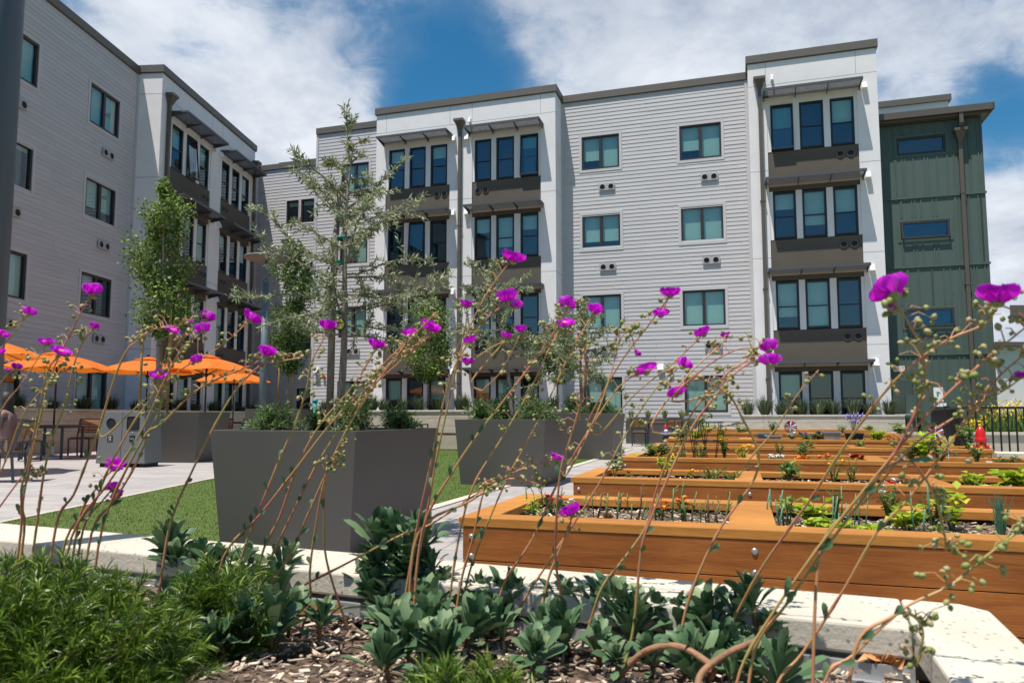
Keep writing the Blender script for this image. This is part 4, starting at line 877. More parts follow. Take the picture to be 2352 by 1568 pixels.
for (x, y, rz, lab) in ((-7.4, 10.85, -1.35, 'nearest patio chair, its slatted back turned to the right at the left picture edge'), (-8.95, 11.3, 3.1, 'chair on the near side of the table at the left edge'), (-9.0, 16.9, -1.5, 'chair right of the table under the second umbrella'), (-10.3, 17.9, .1, 'chair behind the table under the second umbrella'), (-10.3, 15.75, 3.2, 'chair in front of the table under the second umbrella'), (-8.6, 16.2, -1.1, 'chair closest to the recycling bin, angled toward the left'), (-9.4, 19.6, -1.4, 'chair behind the bin facing the left wall'), (-9.9, 19.5, .3, 'chair with lit wooden back in the shade left of the bin'),
    (-7.45, 19.75, -1.3, 'chair just right of the dark planter behind the bin, seat lit'), (-8.3, 21.25, .1, 'chair behind the table right of the staked tree'), (-7.3, 20.6, -1.7, 'chair at the rim of the near planter, facing left'), (-8.85, 26.2, -1.6, 'chair right of the farthest table'), (-9.8, 25.3, 3.3, 'chair in front of the farthest table'), (4.05, 23.65, 2.95, 'left chair of the table by the grey siding'), (4.3, 25.0, -.3, 'chair with lit white back behind the left chair by the siding'), (5.1, 23.3, 2.9, 'chair beside the blue garden ornament by the grey siding'), (5.35, 24.65, -.35, 'chair with lit back behind the blue garden ornament')):
    place(CH, (x, y, 0), rz, lab, 'slatted patio chairs')

# recycling bin
bn = thing('recycling_bin', 'grey two stream recycling and waste bin with round and square openings', 'bin', (-7.25, 14.15, 0), R(-8))
b = MB(); b.hexa([(-.5, -.27, .07), (.5, -.27, .07), (.5, .27, .07), (-.5, .27, .07)], [(-.44, -.24, 1.04), (.44, -.24, 1.04), (.44, .24, 1.04), (-.44, .24, 1.04)]); b.build('body', 'binm', bn, bevel=.012)
def fy(z): return -.27+.03*(z-.07)/.97
b = MB(); b.bar((0, fy(.1)-.001, .1), (0, fy(1.03)-.001, 1.03), .006, .004); b.build('panel_seam', 'dark', bn)
tl_ = math.atan(.03/.97)
for x, sq in ((-.23, 0), (.22, 1)):
    b = MB(); rr = .1; k = 28
    pts = []
    for j in range(k):
        a = 2*math.pi*j/k; ca, sa = math.cos(a), math.sin(a); e_ = .28 if sq else 1
        px_ = math.copysign(abs(ca)**e_, ca)*(.13 if sq else .095); pz_ = math.copysign(abs(sa)**e_, sa)*(.13 if sq else .095); pts.append((px_, pz_))
    for j in range(k):
        a, c_ = pts[j], pts[(j+1) % k]; b.tri((0, 0, 0), (a[0], 0, a[1]), (c_[0], 0, c_[1])); b.quad((a[0], 0, a[1]), (c_[0], 0, c_[1]), (c_[0]*.93, -.012, c_[1]*.93), (a[0]*.93, -.012, a[1]*.93))
    b.build('opening', 'dark', bn, (x, fy(.84)-.002, .82), (-tl_, 0, 0))
    b = MB(); b.box(-.055, .055, -.005, 0, -.06, .06); lb = b.build('label_plate', 'dark', bn, (x, fy(.56)-.002, .53), (-tl_, 0, 0), .004)
    if not sq:
        q = MB()
        for j in range(3):
            a0 = j*2.094; q.tube([(.024*math.cos(a0+t_), -.007, .012+.024*math.sin(a0+t_)) for t_ in (0, .5, 1, 1.5)], .006, 4)
        q.build('recycling_mark', 'white', lb); text('RECYCLE', .016, 'white', lb, (0, -.0065, -.035), (R(90), 0, 0))
    else: text('LANDFILL', .018, 'white', lb, (0, -.0065, 0), (R(90), 0, 0))
    b = MB(); b.lathe([(.001, .012), (.012, .01), (.014, 0)], k=10); b.build('lock', 'chrome', bn, (x, fy(.66)-.001, .645), (R(90), 0, 0))
for x in (-.4, .1, .4): b = MB(); b.box(x-.06, x+.06, -.2, .2, 0, .07); b.build('foot', 'dark', bn)

# lamps
lp = thing('lamp_post', 'grey lamp post with a round flat head behind the olive tree', 'lamp post', (-5.45, 16.2, 0))
b = MB(); b.tube([(0, 0, 0), (0, 0, 3.9)], [.085, .065], 16); b.build('post', 'lamp', lp); b = MB(); b.tube([(0, 0, 3.9), (0, 0, 4.42)], .035, 10); b.build('neck', 'lamp', lp)
b = MB(); b.lathe([(.03, 4.38), (.12, 4.39), (.46, 4.41), (.5, 4.43), (.48, 4.46), (.3, 4.50), (.05, 4.52), (.001, 4.52)], k=32); b.build('lamp_head', mat('lamp_head_taupe', (.15, .135, .12), .5), lp)
b = MB(); b.lathe([(.07, 3.88), (.075, 3.92), (.04, 3.97)], k=16); b.build('collar', 'lamp', lp)
np_ = thing('lamp_post', 'blurred slate blue post very close at the left edge', 'lamp post', (-1.587, 2.2, 0))
b = MB(); b.tube([(0, 0, 0), (0, 0, 4.5)], [.062, .056], 24); b.build('post', 'lampn', np_); b = MB(); b.lathe([(.001, 0), (.11, 0), (.11, .02), (.07, .03), (.062, .1)], k=24); b.build('base', 'lampn', np_)
b = MB(); b.lathe([(.001, 4.5), (.3, 4.52), (.32, 4.56), (.06, 4.64), (.001, 4.64)], k=28); b.build('lamp_head', 'lampn', np_)
gp = thing('bollard_post', 'small teal capped pipe post left of the olive trunk', 'post', (-4.67, 17.6, 0)); b = MB(); b.tube([(0, 0, 0), (0, 0, 1.3)], .055, 12); b.build('post', 'teal', gp); b = MB(); b.lathe([(.07, 1.3), (.07, 1.33), (.001, 1.35)], k=12); b.build('top', 'teal', gp)

# bench on the block wall
bq = gz(1040, 1035); bq = PM(-2.35, 8.35); bt = thing('wall_bench', 'small wooden bench seat with metal armrest mounted before the block wall', 'bench', bq, AM)
b = MB()
for i in range(4): b.box(-.6, 1.2, -.3+.11*i, -.2+.11*i, .46, .49)
b.build('seat', 'teak', bt); b = MB(); b.box(-.6, 1.2, -.31, -.29, .42, .47); b.hexa([(-.5, -.2, .3), (-.4, -.2, .3), (-.4, .13, .1), (-.5, .13, .1)], [(-.5, -.28, .45), (-.4, -.28, .45), (-.4, .13, .45), (-.5, .13, .45)]); b.build('bracket', 'chairm', bt)
for x in (-.45, .75): b = MB(); b.bar((x, -.28, .46), (x, -.28, .72), .03); b.bar((x, -.28, .72), (x, .1, .72), .03); b.bar((x, .1, .72), (x, .1, .46), .03); b.build('armrest', 'chairm', bt)

# ------------------------------------------------------------------ right hand background
fe = thing('metal_fence', 'black metal railing fence with upright bars at the right behind the hydrant', 'fence', (0, 0, 0))
def railing(a, b_, sp, name='rail_panel', top=1.1, bot=.12):
    a, b_ = Vector(a), Vector(b_); L_ = (b_-a).length; d = (b_-a)/L_; m = MB(); m.bar(a+Vector((0, 0, top)), b_+Vector((0, 0, top)), .05, .04); m.bar(a+Vector((0, 0, bot)), b_+Vector((0, 0, bot)), .04)
    n = int(L_/sp)
    for i in range(1, n): p = a+d*(L_*i/n); m.bar(p+Vector((0, 0, bot+.02)), p+Vector((0, 0, top-.02)), .022)
    return m.build(name, 'black', fe)
fpts = [(9.75, 17.2, 0), (8.9, 15.2, 0), (8.2, 13.6, 0), (9.35, 13.35, 0), (12.5, 12.6, 0)]
railing(fpts[0], fpts[1], .095); railing(fpts[1], fpts[2], .095); railing(fpts[2], fpts[3], .12); railing(fpts[3], fpts[4], .12)
for p in fpts: m = MB(); m.box(p[0]-.035, p[0]+.035, p[1]-.035, p[1]+.035, 0, 1.14); m.box(p[0]-.042, p[0]+.042, p[1]-.042, p[1]+.042, 1.141, 1.155); m.build('post', 'black', fe)
hy = thing('fire_hydrant', 'bright red fire hydrant with yellow caps in front of the black fence', 'hydrant', (8.02, 12.75, 0), -.5)
b = MB(); b.lathe([(.001, 0), (.12, 0), (.12, .04), (.07, .06), (.07, .5), (.095, .51), (.095, .56), (.078, .58), (.08, .62), (.065, .7), (.035, .76), (.015, .775), (.001, .776)], k=20); b.build('body', 'red', hy)
for a, r_ in ((0, .038), (R(180), .038), (R(-90), .05)): b = MB(); q = Vector((math.cos(a), math.sin(a), 0)); b.tube([q*.05+Vector((0, 0, .42)), q*.12+Vector((0, 0, .42))], r_, 14); o = b.build('outlet', 'red', hy); b = MB(); b.tube([q*.12+Vector((0, 0, .42)), q*.15+Vector((0, 0, .42))], r_*.5, 6); b.build('cap_nut', 'yellowp', o)
b = MB(); b.tube([(0, 0, .775), (0, 0, .81)], .022, 5); b.build('top_nut', 'yellowp', hy)
cw = thing('retaining_wall', 'low pale concrete wall at the right edge in front of the black fence', 'wall', (0, 0, 0))
b = MB(); b.hexa([(6.35, 9.75, 0), (9.5, 8.0, 0), (9.7, 8.4, 0), (6.55, 10.15, 0)], [(6.35, 9.75, .42), (9.5, 8.0, .42), (9.7, 8.4, .42), (6.55, 10.15, .42)]); b.build('wall', 'block', cw); b = MB(); b.hexa([(6.3, 9.7, .42), (9.5, 7.93, .42), (9.74, 8.45, .42), (6.53, 10.22, .42)], [(6.3, 9.7, .47), (9.5, 7.93, .47), (9.74, 8.45, .47), (6.53, 10.22, .47)]); b.build('cap', 'cap', cw)
cw = thing('retaining_wall', 'low pale wall behind the black fence below the lawn and yellow flowers', 'wall', (0, 0, 0))
b = MB(); b.box(9.6, 24, 18.5, 18.9, 0, .48); b.build('wall', 'block', cw); b = MB(); b.box(9.55, 24, 18.45, 18.95, .481, .54); b.build('cap', 'cap', cw)
ground('lawn', [(10, 18.96), (60, 18.96), (60, 60), (15.3, 60), (15.3, 26)], .46, 'earth')
random.seed(70)
for i, (x, y, Y, s) in enumerate(((2290, 950, 20, 1), (2325, 945, 20.5, 1.1), (2352, 950, 19.6, 1.2), (2262, 975, 20.4, .6), (2235, 985, 19.8, .5))):
    p = at(x, y, Y); p.z = .45; o = thing('flower_bush', ('yellow flowering bush behind the fence post', 'tall yellow flowering bush behind the railing', 'yellow flowering bush cut by the right picture edge', 'small yellow flower patch behind the hydrant', 'lowest yellow flower patch left of the hydrant')[i], 'bush', p, 0, 'yellow flowering bushes behind the fence')
    b = MB(); g_ = MB()
    for _ in range(int(130*s)):
        q = Vector((random.gauss(0, .3*s), random.gauss(0, .3*s), random.uniform(.3, .78)*s)); b.leaf(q, rdir(), .05, .045, rdir()); b.leaf(q, rdir(), .05, .045, rdir())
    for _ in range(int(420*s)): q = Vector((random.gauss(0, .28*s), random.gauss(0, .28*s), 0)); g_.leaf(q, Vector((random.uniform(-.4, .4), random.uniform(-.4, .4), 1)), random.uniform(.2, .7)*s, .02)
    tag(b.build('blossoms', 'yellowf', o), kind='stuff'); g_.build('foliage', 'herb', o)
gb = thing('glass_building', 'far pale building with tall greenish glazing at the right edge', 'building', (0, 0, 0))
M_['teal_glass'] = mat('far_greenish_glazing', (.16, .3, .28), .15, .1, .6)
b = MB(); b.box(24.6, 45, 38.2, 50, 0, 4.6); b.build('glazing', 'teal_glass', gb); 
for i in range(14):
    x = 24.7+1.25*i; b = MB(); b.box(x, x+.28, 37.8, 38.15, 0, 4.4); b.build('column', 'white', gb)
    x = 25.35+1.25*i; b = MB(); b.box(x, x+.08, 37.95, 38.18, 0, 4.4); b.build('mullion', 'black', gb)
b = MB(); b.box(24.0, 28.6, 36.6, 40, 4.42, 4.62); b.build('roof', 'fascia', gb); b = MB(); b.box(24.1, 25.6, 37.0, 37.7, 0, 4.41); b.build('end_wall', 'stucco', gb)
pv = thing('pavilion', 'brown flat roofed shade pavilion cut off by the right edge', 'pavilion', (0, 0, 0))
b = MB(); b.hexa([(13.3, 19.6, 3.62), (20, 19.6, 3.62), (24, 24, 3.62), (17.0, 24, 3.62)], [(13.3, 19.6, 3.9), (20, 19.6, 3.9), (24, 24, 3.9), (17.0, 24, 3.9)]); b.build('roof', 'fascia', pv)
for i in range(6): b = MB(); x = 14.2+.9*i; b.hexa([(x, 19.75, 3.5), (x+.1, 19.75, 3.5), (x+3.5, 23.9, 3.5), (x+3.4, 23.9, 3.5)], [(x, 19.75, 3.618), (x+.1, 19.75, 3.618), (x+3.5, 23.9, 3.618), (x+3.4, 23.9, 3.618)]); b.build('roof_joist', 'pipe', pv)
for x, y in ((16.5, 20.5), (19.5, 20.0), (22.5, 23.5), (19.5, 23.5)): b = MB(); b.box(x-.08, x+.08, y-.08, y+.08, 0, 3.5); b.build('post', 'pipe', pv)

# ------------------------------------------------------------------ plants and ornaments in the raised beds
def bp(i, x, t=.45, dz=0.):
    root, o, z1, L_ = beds[i]; q = o+NM*(t*BD); u = (x-1176)/F; s = (u*q.y-q.x)/(RM.x-u*RM.y); p = q+RM*s; p.z = z1-.06+dz; return p
def leafy(label, p, h, r, n, leaf='herb', L_=.05, w=.03, seed=0, name='garden_plant', cat='plant', flower=None, fn=0, fr=.02, group='plants growing in the raised beds', up=.6, cup=0.15):
    random.seed(seed*7+3); root = thing(name, label, cat, p, random.uniform(0, 6), group); st = MB(); b = MB(); fb = MB(); ns = max(3, min(12, n//8))
    for i in range(ns):
        a = i*2.4+random.uniform(-.3, .3); e_ = Vector((math.cos(a)*r*random.uniform(.2, 1), math.sin(a)*r*random.uniform(.2, 1), h*random.uniform(.55, 1))); m_ = e_*.5+Vector((0, 0, h*.1)); st.tube([(0, 0, -.01), m_, e_], [.004*(h/.15)**.5, .003, .0015], 5, False)
        for j in range(n//ns): t_ = random.uniform(.25, 1); q = (m_*(2*t_) if t_ < .5 else m_.lerp(e_, 2*t_-1)); aa = random.uniform(0, 6.28); b.leaf(q, (math.cos(aa), math.sin(aa), random.uniform(-.35, up)), L_*random.uniform(.6, 1.2), w*random.uniform(.8, 1.2), (0, 0, 1), random.uniform(-.15, .12), cup)
        if flower and i < fn:
            q = e_+Vector((0, 0, .01))
            for k in range(14): aa = random.uniform(0, 6.28); fb.leaf(q+rv(fr*.2), (math.cos(aa), math.sin(aa), random.uniform(.0, 1.1)), fr*random.uniform(.7, 1.1), fr*.8, (0, 0, 1), .1, .2)
    st.build('stems', 'herb', root); b.build('leaves', leaf, root)
    if flower: fb.build('blossoms', flower, root)
    return root
LP = [
 (0, 1225, .5, .09, .035, 40, 'lime', .06, .008, None, 0, 'tuft of lime green grass at the left end of the nearest bed'),
 (0, 1268, .6, .09, .04, 26, 'herb', .03, .018, 'pinkf', 3, 'small pink flower at the left end of the nearest bed'),
 (0, 1300, .62, .08, .05, 26, 'herb', .03, .018, 'whitef', 3, 'pale flowering plant beside the pink flower in the nearest bed'),
 (0, 1515, .5, .09, .05, 30, 'herb', .03, .018, 'orangef', 4, 'left orange marigold among the canes in the nearest bed'),
 (0, 1562, .6, .11, .05, 30, 'herb', .03, .018, 'orangef', 5, 'larger orange marigold before the cross board in the nearest bed'),
 (0, 1802, .5, .17, .035, 26, 'herb', .05, .028, None, 0, 'tall drooping pepper seedling just right of the cross board in the nearest bed'),
 (0, 1775, .25, .04, .05, 44, 'herb', .022, .016, None, 0, 'low leafy seedlings right of the cross board in the nearest bed'),
 (0, 1850, .62, .12, .10, 50, 'lime', .06, .05, None, 0, 'yellow green coleus with broad leaves in the nearest bed'),
 (0, 1888, .3, .075, .11, 150, 'lime', .045, .032, None, 0, 'dense mound of lime basil at the front of the nearest bed'),
 (0, 1910, .75, .17, .05, 70, 'dkleaf', .03, .009, None, 0, 'upright dark rosemary sprig in the nearest bed'),
 (0, 2030, .7, .20, .08, 90, 'herb', .035, .016, 'whitef', 3, 'tall green herb with tiny white flowers in the nearest bed'),
 (0, 1990, .22, .08, .08, 30, 'lime', .06, .045, None, 0, 'low round leaved lime plant at the front of the nearest bed'),
 (0, 2068, .5, .12, .08, 70, 'lime', .055, .045, None, 0, 'bushy lime lettuce in the right part of the nearest bed'),
 (0, 2128, .6, .17, .07, 90, 'dkleaf', .03, .014, None, 0, 'dark herb between the lettuce and the tall lime plant'),
 (0, 2170, .6, .19, .09, 44, 'lime', .065, .045, None, 0, 'tall lime sweet potato vine near the right end of the nearest bed'),
 (1, 1410, .7, .2, .06, 30, 'herb', .07, .04, None, 0, 'pepper plant at the left end of the second bed'),
 (1, 1440, .35, .07, .03, 16, 'herb', .03, .02, 'redf', 1, 'tiny red flower in the second bed'),
 (1, 1521, .55, .22, .09, 46, 'lime', .05, .035, 'yellowf', 2, 'yellow plumed plant in the second bed'),
 (1, 1581, .3, .09, .02, 12, 'herb', .03, .02, 'yellowf', 3, 'single yellow marigold in the second bed'),
 (1, 1630, .35, .15, .14, 140, 'herb', .03, .014, None, 0, 'sprawling fine herb in the second bed, left half'),
 (1, 1675, .35, .12, .12, 140, 'herb', .03, .014, None, 0, 'low fine herb beside the second bed cross board'),
 (1, 1805, .45, .22, .13, 60, 'herb', .10, .035, None, 0, 'large leafy plant right of the cross board in the second bed'),
 (1, 1905, .5, .22, .09, 70, 'herb', .035, .012, 'yellowf', 2, 'thin bolting herb with yellow bits in the second bed'),
 (1, 1948, .4, .22, .06, 60, 'herb', .03, .014, 'yellowf', 1, 'upright slender herb in the middle of the second bed'),
 (1, 2036, .45, .06, .05, 30, 'redf', .04, .03, None, 0, 'dark red leaved lettuce in the second bed'),
 (1, 2220, .5, .13, .1, 50, 'lime', .06, .045, None, 0, 'round leaved lime plant right of the second cross board in the second bed'),
 (1, 2262, .3, .07, .1, 40, 'lime', .06, .035, None, 0, 'low lime plant in the last section of the second bed'),
 (1, 2325, .45, .17, .16, 60, 'lime', .1, .08, None, 0, 'big lime lettuce at the right picture edge in the second bed'),
 (2, 1455, .4, .1, .12, 60, 'lime', .06, .02, None, 0, 'low spiky lime herb at the left end of the third bed'),
 (2, 1490, .5, .27, .09, 60, 'herb', .07, .035, None, 0, 'bean seedling in the third bed left of the hoops'),
 (2, 1517, .5, .3, .1, 60, 'herb', .09, .045, None, 0, 'arching pepper plant in the third bed'),
 (2, 1560, .4, .2, .12, 90, 'dkleaf', .035, .016, None, 0, 'grey green herb under the left trellis hoops'),
 (2, 1605, .4, .26, .12, 90, 'dkleaf', .035, .016, None, 0, 'dark herb between the trellis hoops'),
 (2, 1660, .5, .42, .08, 90, 'herb', .04, .022, 'yellowf', 2, 'tall leggy plant right of the hoops in the third bed'),
 (2, 1700, .3, .24, .12, 90, 'lime', .03, .02, 'yellowf', 2, 'yellow green herb left of the cross board in the third bed'),
 (2, 1772, .25, .1, .13, 60, 'herb', .04, .02, 'whitef', 9, 'cluster of white petunias in the third bed'),
 (2, 1785, .6, .33, .08, 70, 'herb', .04, .016, None, 0, 'tall green sprig behind the white petunias'),
 (2, 1835, .25, .09, .12, 50, 'herb', .04, .02, 'orangef', 7, 'left orange pansies in the third bed'),
 (2, 1842, .6, .3, .1, 40, 'herb', .10, .04, None, 0, 'pepper plant behind the left orange pansies'),
 (2, 1886, .25, .12, .08, 30, 'herb', .04, .02, 'orangef', 6, 'right orange pansies in the third bed'),
 (2, 1961, .25, .13, .10, 40, 'herb', .04, .02, 'redf', 9, 'deep red marigolds in the third bed'),
 (2, 2085, .5, .35, .14, 110, 'dkleaf', .05, .02, None, 0, 'bushy dark herb at the right of the third bed'),
 (2, 2120, .5, .5, .16, 80, 'lime', .1, .055, None, 0, 'tall broad leaved lime plant in the third bed'),
 (2, 2150, .4, .38, .16, 110, 'herb', .05, .03, None, 0, 'dense herb below the butterfly stake'),
 (2, 2235, .5, .3, .12, 60, 'herb', .07, .03, None, 0, 'green herb near the right end of the third bed'),
 (2, 2300, .4, .14, .2, 120, 'dkleaf', .06, .02, None, 0, 'low mixed herb at the far right of the third bed'),
 (3, 1600, .4, .12, .12, 60, 'lime', .06, .04, 'pinkf', 1, 'lime plant with pink bud in the fourth bed'),
 (3, 1560, .5, .16, .07, 30, 'herb', .06, .03, None, 0, 'small seedling at the left of the fourth bed'),
 (3, 1970, .6, .25, .1, 50, 'herb', .06, .03, None, 0, 'bean seedling at the left of the inner bed section'),
 (3, 2052, .5, .25, .12, 60, 'herb', .06, .03, None, 0, 'leafy seedling at the right of the inner bed section'),
 (3, 2215, .5, .6, .16, 120, 'herb', .07, .04, None, 0, 'tall vine plant near the butterfly stake in the fourth bed'),
 (4, 1562, .5, .35, .2, 100, 'herb', .08, .05, None, 0, 'lime bush at the left end of the fifth bed'),
 (4, 1600, .5, .3, .16, 90, 'lime', .08, .05, 'yellowf', 3, 'yellow flowered bush in the fifth bed'),
 (4, 1655, .4, .35, .1, 70, 'herb', .06, .03, 'yellowf', 3, 'upright yellow flowered herb in the fifth bed'),
 (4, 1850, .4, .2, .18, 90, 'herb', .07, .04, 'purplef', 6, 'purple and green flowers behind the pinwheel'),
 (4, 1815, .3, .2, .12, 60, 'herb', .06, .03, 'whitef', 6, 'white flowers below the pinwheel'),
 (4, 1875, .4, .25, .1, 60, 'herb', .09, .04, 'purplef', 3, 'purple pansy plant left of the grey pot'),
 (4, 2010, .4, .3, .18, 110, 'lime', .09, .05, None, 0, 'lime leafy plant right of the lavender pot'),
 (4, 2040, .25, .14, .14, 50, 'herb', .05, .02, 'orangef', 7, 'orange marigolds in the fifth bed'),
 (5, 1625, .5, .4, .2, 100, 'lime', .09, .04, None, 0, 'tall lime plant in the sixth bed'),
 (5, 1700, .5, .25, .2, 90, 'herb', .08, .04, 'yellowf', 2, 'small leafy plant in the middle of the sixth bed'),
 (5, 2060, .5, .35, .2, 100, 'herb', .09, .05, None, 0, 'leafy plant at the right of the sixth bed'),
 (5, 1930, .5, .3, .1, 60, 'herb', .06, .03, None, 0, 'thin herb left of the lavender pot'),
 (6, 1607, .4, .55, .25, 160, 'dkleaf', .12, .02, None, 0, 'grey green bush at the left end of the farthest bed'),
]
for k, (i, x, t_, h, r, n, lf, L_, w, fl, fn, lab) in enumerate(LP): leafy(lab, bp(i, x, t_), h*(.72 if i > 1 else 1), r*(.85 if i > 1 else 1), n, lf, L_, w, k, flower=fl, fn=fn, fr=.022 if i < 2 else .035)
def canes(label, i, x0, x1, n, hmin, hmax, seed, m='herb', kind='rose_canes', thick=.004):
    random.seed(seed); c = bp(i, (x0+x1)/2); root = thing(kind, label, 'rose bush' if kind == 'rose_canes' else 'onion', c, 0, 'cut canes and stalks in the nearest bed')
    for k in range(n):
        p = bp(i, x0+(x1-x0)*(k+random.uniform(.2, .8))/n, random.uniform(.25, .8))-c; h = random.uniform(hmin, hmax); b = MB(); lx = random.uniform(-.02, .03); th_ = thick*random.uniform(.7, 1.3)
        e_ = p+Vector((lx, random.uniform(-.02, .02), h)); b.tube([p, p.lerp(e_, .5)+rv(.006), e_], [th_*1.2, th_, th_*.8], 6)
        if kind == 'rose_canes':
            for _ in range(random.randint(1, 3)): q = p.lerp(e_, random.uniform(.3, .95)); b.tube([q, q+Vector((random.choice((-1, 1))*random.uniform(.01, .03), random.uniform(-.01, .01), random.uniform(.015, .04)))], th_*.6, 5)
        b.build('cane', random.choice(('canegreen', 'canegreen', 'canebrown')) if kind == 'rose_canes' else m, root)
M_['canegreen'] = mat('green_cane', (.14, .19, .05), .6, .3, 20); M_['canebrown'] = mat('brown_cane', (.16, .09, .05), .7, .3, 20); M_['onion'] = mat('onion_stalk', (.10, .24, .14), .5, .2, 10)
canes('cluster of cut rose canes at the left of the nearest bed', 0, 1205, 1330, 7, .06, .15, 1); canes('middle cluster of cut green rose canes in the nearest bed', 0, 1340, 1490, 12, .08, .17, 2); canes('tall cut canes between the red rosette and the marigolds', 0, 1495, 1590, 6, .1, .19, 3); canes('cluster of cut green canes beside the cross board', 0, 1600, 1665, 7, .08, .18, 4)
canes('green onion stalks right of the cross board', 0, 1748, 1800, 8, .09, .17, 5, 'onion', 'onion_stalks', .0032); canes('green onion stalks in the middle of the right bed section', 0, 1880, 1975, 10, .08, .18, 6, 'onion', 'onion_stalks', .003); canes('sparse tall onion stalks before the lime vine', 0, 2080, 2150, 4, .12, .24, 7, 'onion', 'onion_stalks', .0035)
ch_ = thing('chives', 'clump of tall chives at the right end of the nearest bed', 'chives', bp(0, 2280, .35)); b = MB(); random.seed(9)
for _ in range(90):
    a = random.uniform(0, 6.28); e_ = Vector((math.cos(a)*random.uniform(0, .055), math.sin(a)*random.uniform(0, .055), random.uniform(.08, .2))); p0 = e_*.15; p0.z = 0; b.tube([p0, e_*.55+Vector((0, 0, .03)), e_], [.0016, .0014, .0005], 4, False)
b.build('stalks', 'onion', ch_)
rr = thing('red_succulent', 'round red and green succulent rosette in the nearest bed', 'succulent', bp(0, 1392, .42)); random.seed(3)
def spat(mb, p, d, L_, w, nrm, cup=.25, bend=.15):
    p, d = Vector(p), Vector(d).normalized(); s = d.cross(Vector(nrm)); s = s.normalized() if s.length > 1e-4 else d.orthogonal().normalized(); u = s.cross(d)
    prof = ((0, .16), (.25, .5), (.5, .85), (.72, 1.), (.88, .75), (1, .0)); n0 = len(mb.v)
    for t_, wd in prof:
        c = p+d*L_*t_+u*bend*L_*math.sin(t_*2.2)
        mb.v += [tuple(c-s*w/2*wd+u*cup*w*wd*.5), tuple(c), tuple(c+s*w/2*wd+u*cup*w*wd*.5)]
    for i in range(5):
        a = n0+3*i; mb.f += [(a, a+1, a+4, a+3), (a+1, a+2, a+5, a+4)]; mb.sm += [True, True]
b = MB()
for i in range(26): a = i*2.4; el = R(15+60*i/26); b_ = Vector((math.cos(a)*math.cos(el), math.sin(a)*math.cos(el), math.sin(el))); spat(b, (0, 0, .004+.0008*i), b_, .045-.001*i, .032, (0, 0, 1), .5, .3)
b.build('leaves', leafmat('red_rosette', (.3, .06, .05), (.38, .12, .09), (.34, .3, .1)), rr)
# hoops, ornaments, pots, tags
for k, x in enumerate((1580, 1602, 1630)):
    p = bp(2, x, .55); o = thing('trellis_hoop', ('left', 'middle', 'right')[k]+' dark wire plant support in the third bed', 'plant support', p, 0, 'wire plant supports'); b = MB()
    for a in range(4): aa = a*1.571+.4; b.tube([(math.cos(aa)*.06, math.sin(aa)*.06, 0), (math.cos(aa)*.14, math.sin(aa)*.14, .42)], .0045, 5, False)
    for z, r_ in ((.41, .14), (.22, .1)): b.tube([(r_*math.cos(j*.524), r_*math.sin(j*.524), z) for j in range(13)], .0045, 5, False)
    b.build('wire', 'black', o)
def pinwheel(label, p, r, h, rz):
    o = thing('pinwheel', label, 'pinwheel', p, rz); b = MB(); b.tube([(0, .01, -.05), (0, .01, h)], .005, 6); b.build('stick', 'white', o)
    for k, m in enumerate(('redf', 'whitef', 'bluef')):
        b = MB()
        for j in range(k, 18, 3): a0, a1 = j*math.pi/9, (j+.75)*math.pi/9; b.tri((0, -.012, h), (r*math.cos(a0), -.02, h+r*math.sin(a0)), (r*math.cos(a1), .002, h+r*math.sin(a1)))
        b.build('vane', m, o)
    b = MB(); b.tube([(r*math.cos(j*.2618), -.008, h+r*math.sin(j*.2618)) for j in range(25)], .006, 4, False); b.build('rim', 'redf', o)
p = bp(4, 1812, .35); pinwheel('red white and blue pinwheel before the pale wall, left of the lavender', p, .095, at(1812, 980, p.y).z-p.z, 0)
p = bp(4, 2143, .4); pinwheel('red white and blue pinwheel at the right end of the beds before the green wall', p, .11, at(1812, 993, p.y).z-p.z, -.6)
bf = thing('butterfly_stake', 'yellow and green butterfly ornament on a thin stake', 'garden ornament', bp(2, 2170, .7)); zb = at(0, 1018, bp(2, 2170, .7).y).z-bp(2, 2170, .7).z
b = MB(); b.tube([(0, 0, -.05), (0, 0, zb)], .004, 5); b.build('stake', 'white', bf); b = MB(); b.tube([(0, -.005, zb-.03), (.008, -.005, zb+.05)], [.006, .004], 6); b.build('body', 'teal', bf)
for s_ in (-1, 1):
    b = MB(); b.leaf((0, 0, zb+.01), (s_, .1, .8), .11, .07, (0, 1, 0)); b.leaf((0, 0, zb), (s_, .1, -.4), .08, .06, (0, 1, 0)); b.build('wing', mat('butterfly_yellow', (.7, .5, .1), .5), bf)
gn = thing('garden_ornament', 'blue and white garden ornament on a stake before the far chairs', 'garden ornament', bp(4, 1527, .05)); g0_ = gn.location; z0_ = at(0, 1016, g0_.y).z-g0_.z; z1_ = at(0, 972, g0_.y).z-g0_.z; hh = z1_-z0_
zf = lambda t_: z0_+hh*t_
b = MB(); b.tube([(0, 0, -.02), (0, 0, zf(.12))], .012, 6); b.build('stake', 'dark', gn)
b = MB(); b.lathe([(.001, zf(.1)), (.035, zf(.12)), (.05, zf(.2)), (.045, zf(.3)), (.001, zf(.32))], k=14); b.build('boots', 'dark', gn)
b = MB(); b.lathe([(.04, zf(.28)), (.062, zf(.36)), (.056, zf(.5)), (.035, zf(.62)), (.001, zf(.64))], k=14); b.build('coat', 'bluef', gn)
for s_ in (-1, 1): b = MB(); b.tube([(s_*.04, 0, zf(.58)), (s_*.068, -.02, zf(.46)), (s_*.045, -.055, zf(.38))], [.016, .016, .013], 8); b.build('arm', 'bluef', gn)
b = MB(); b.lathe([(.001, zf(.6)), (.028, zf(.63)), (.032, zf(.68)), (.026, zf(.74)), (.001, zf(.76))], k=12); b.build('head', 'skin', gn)
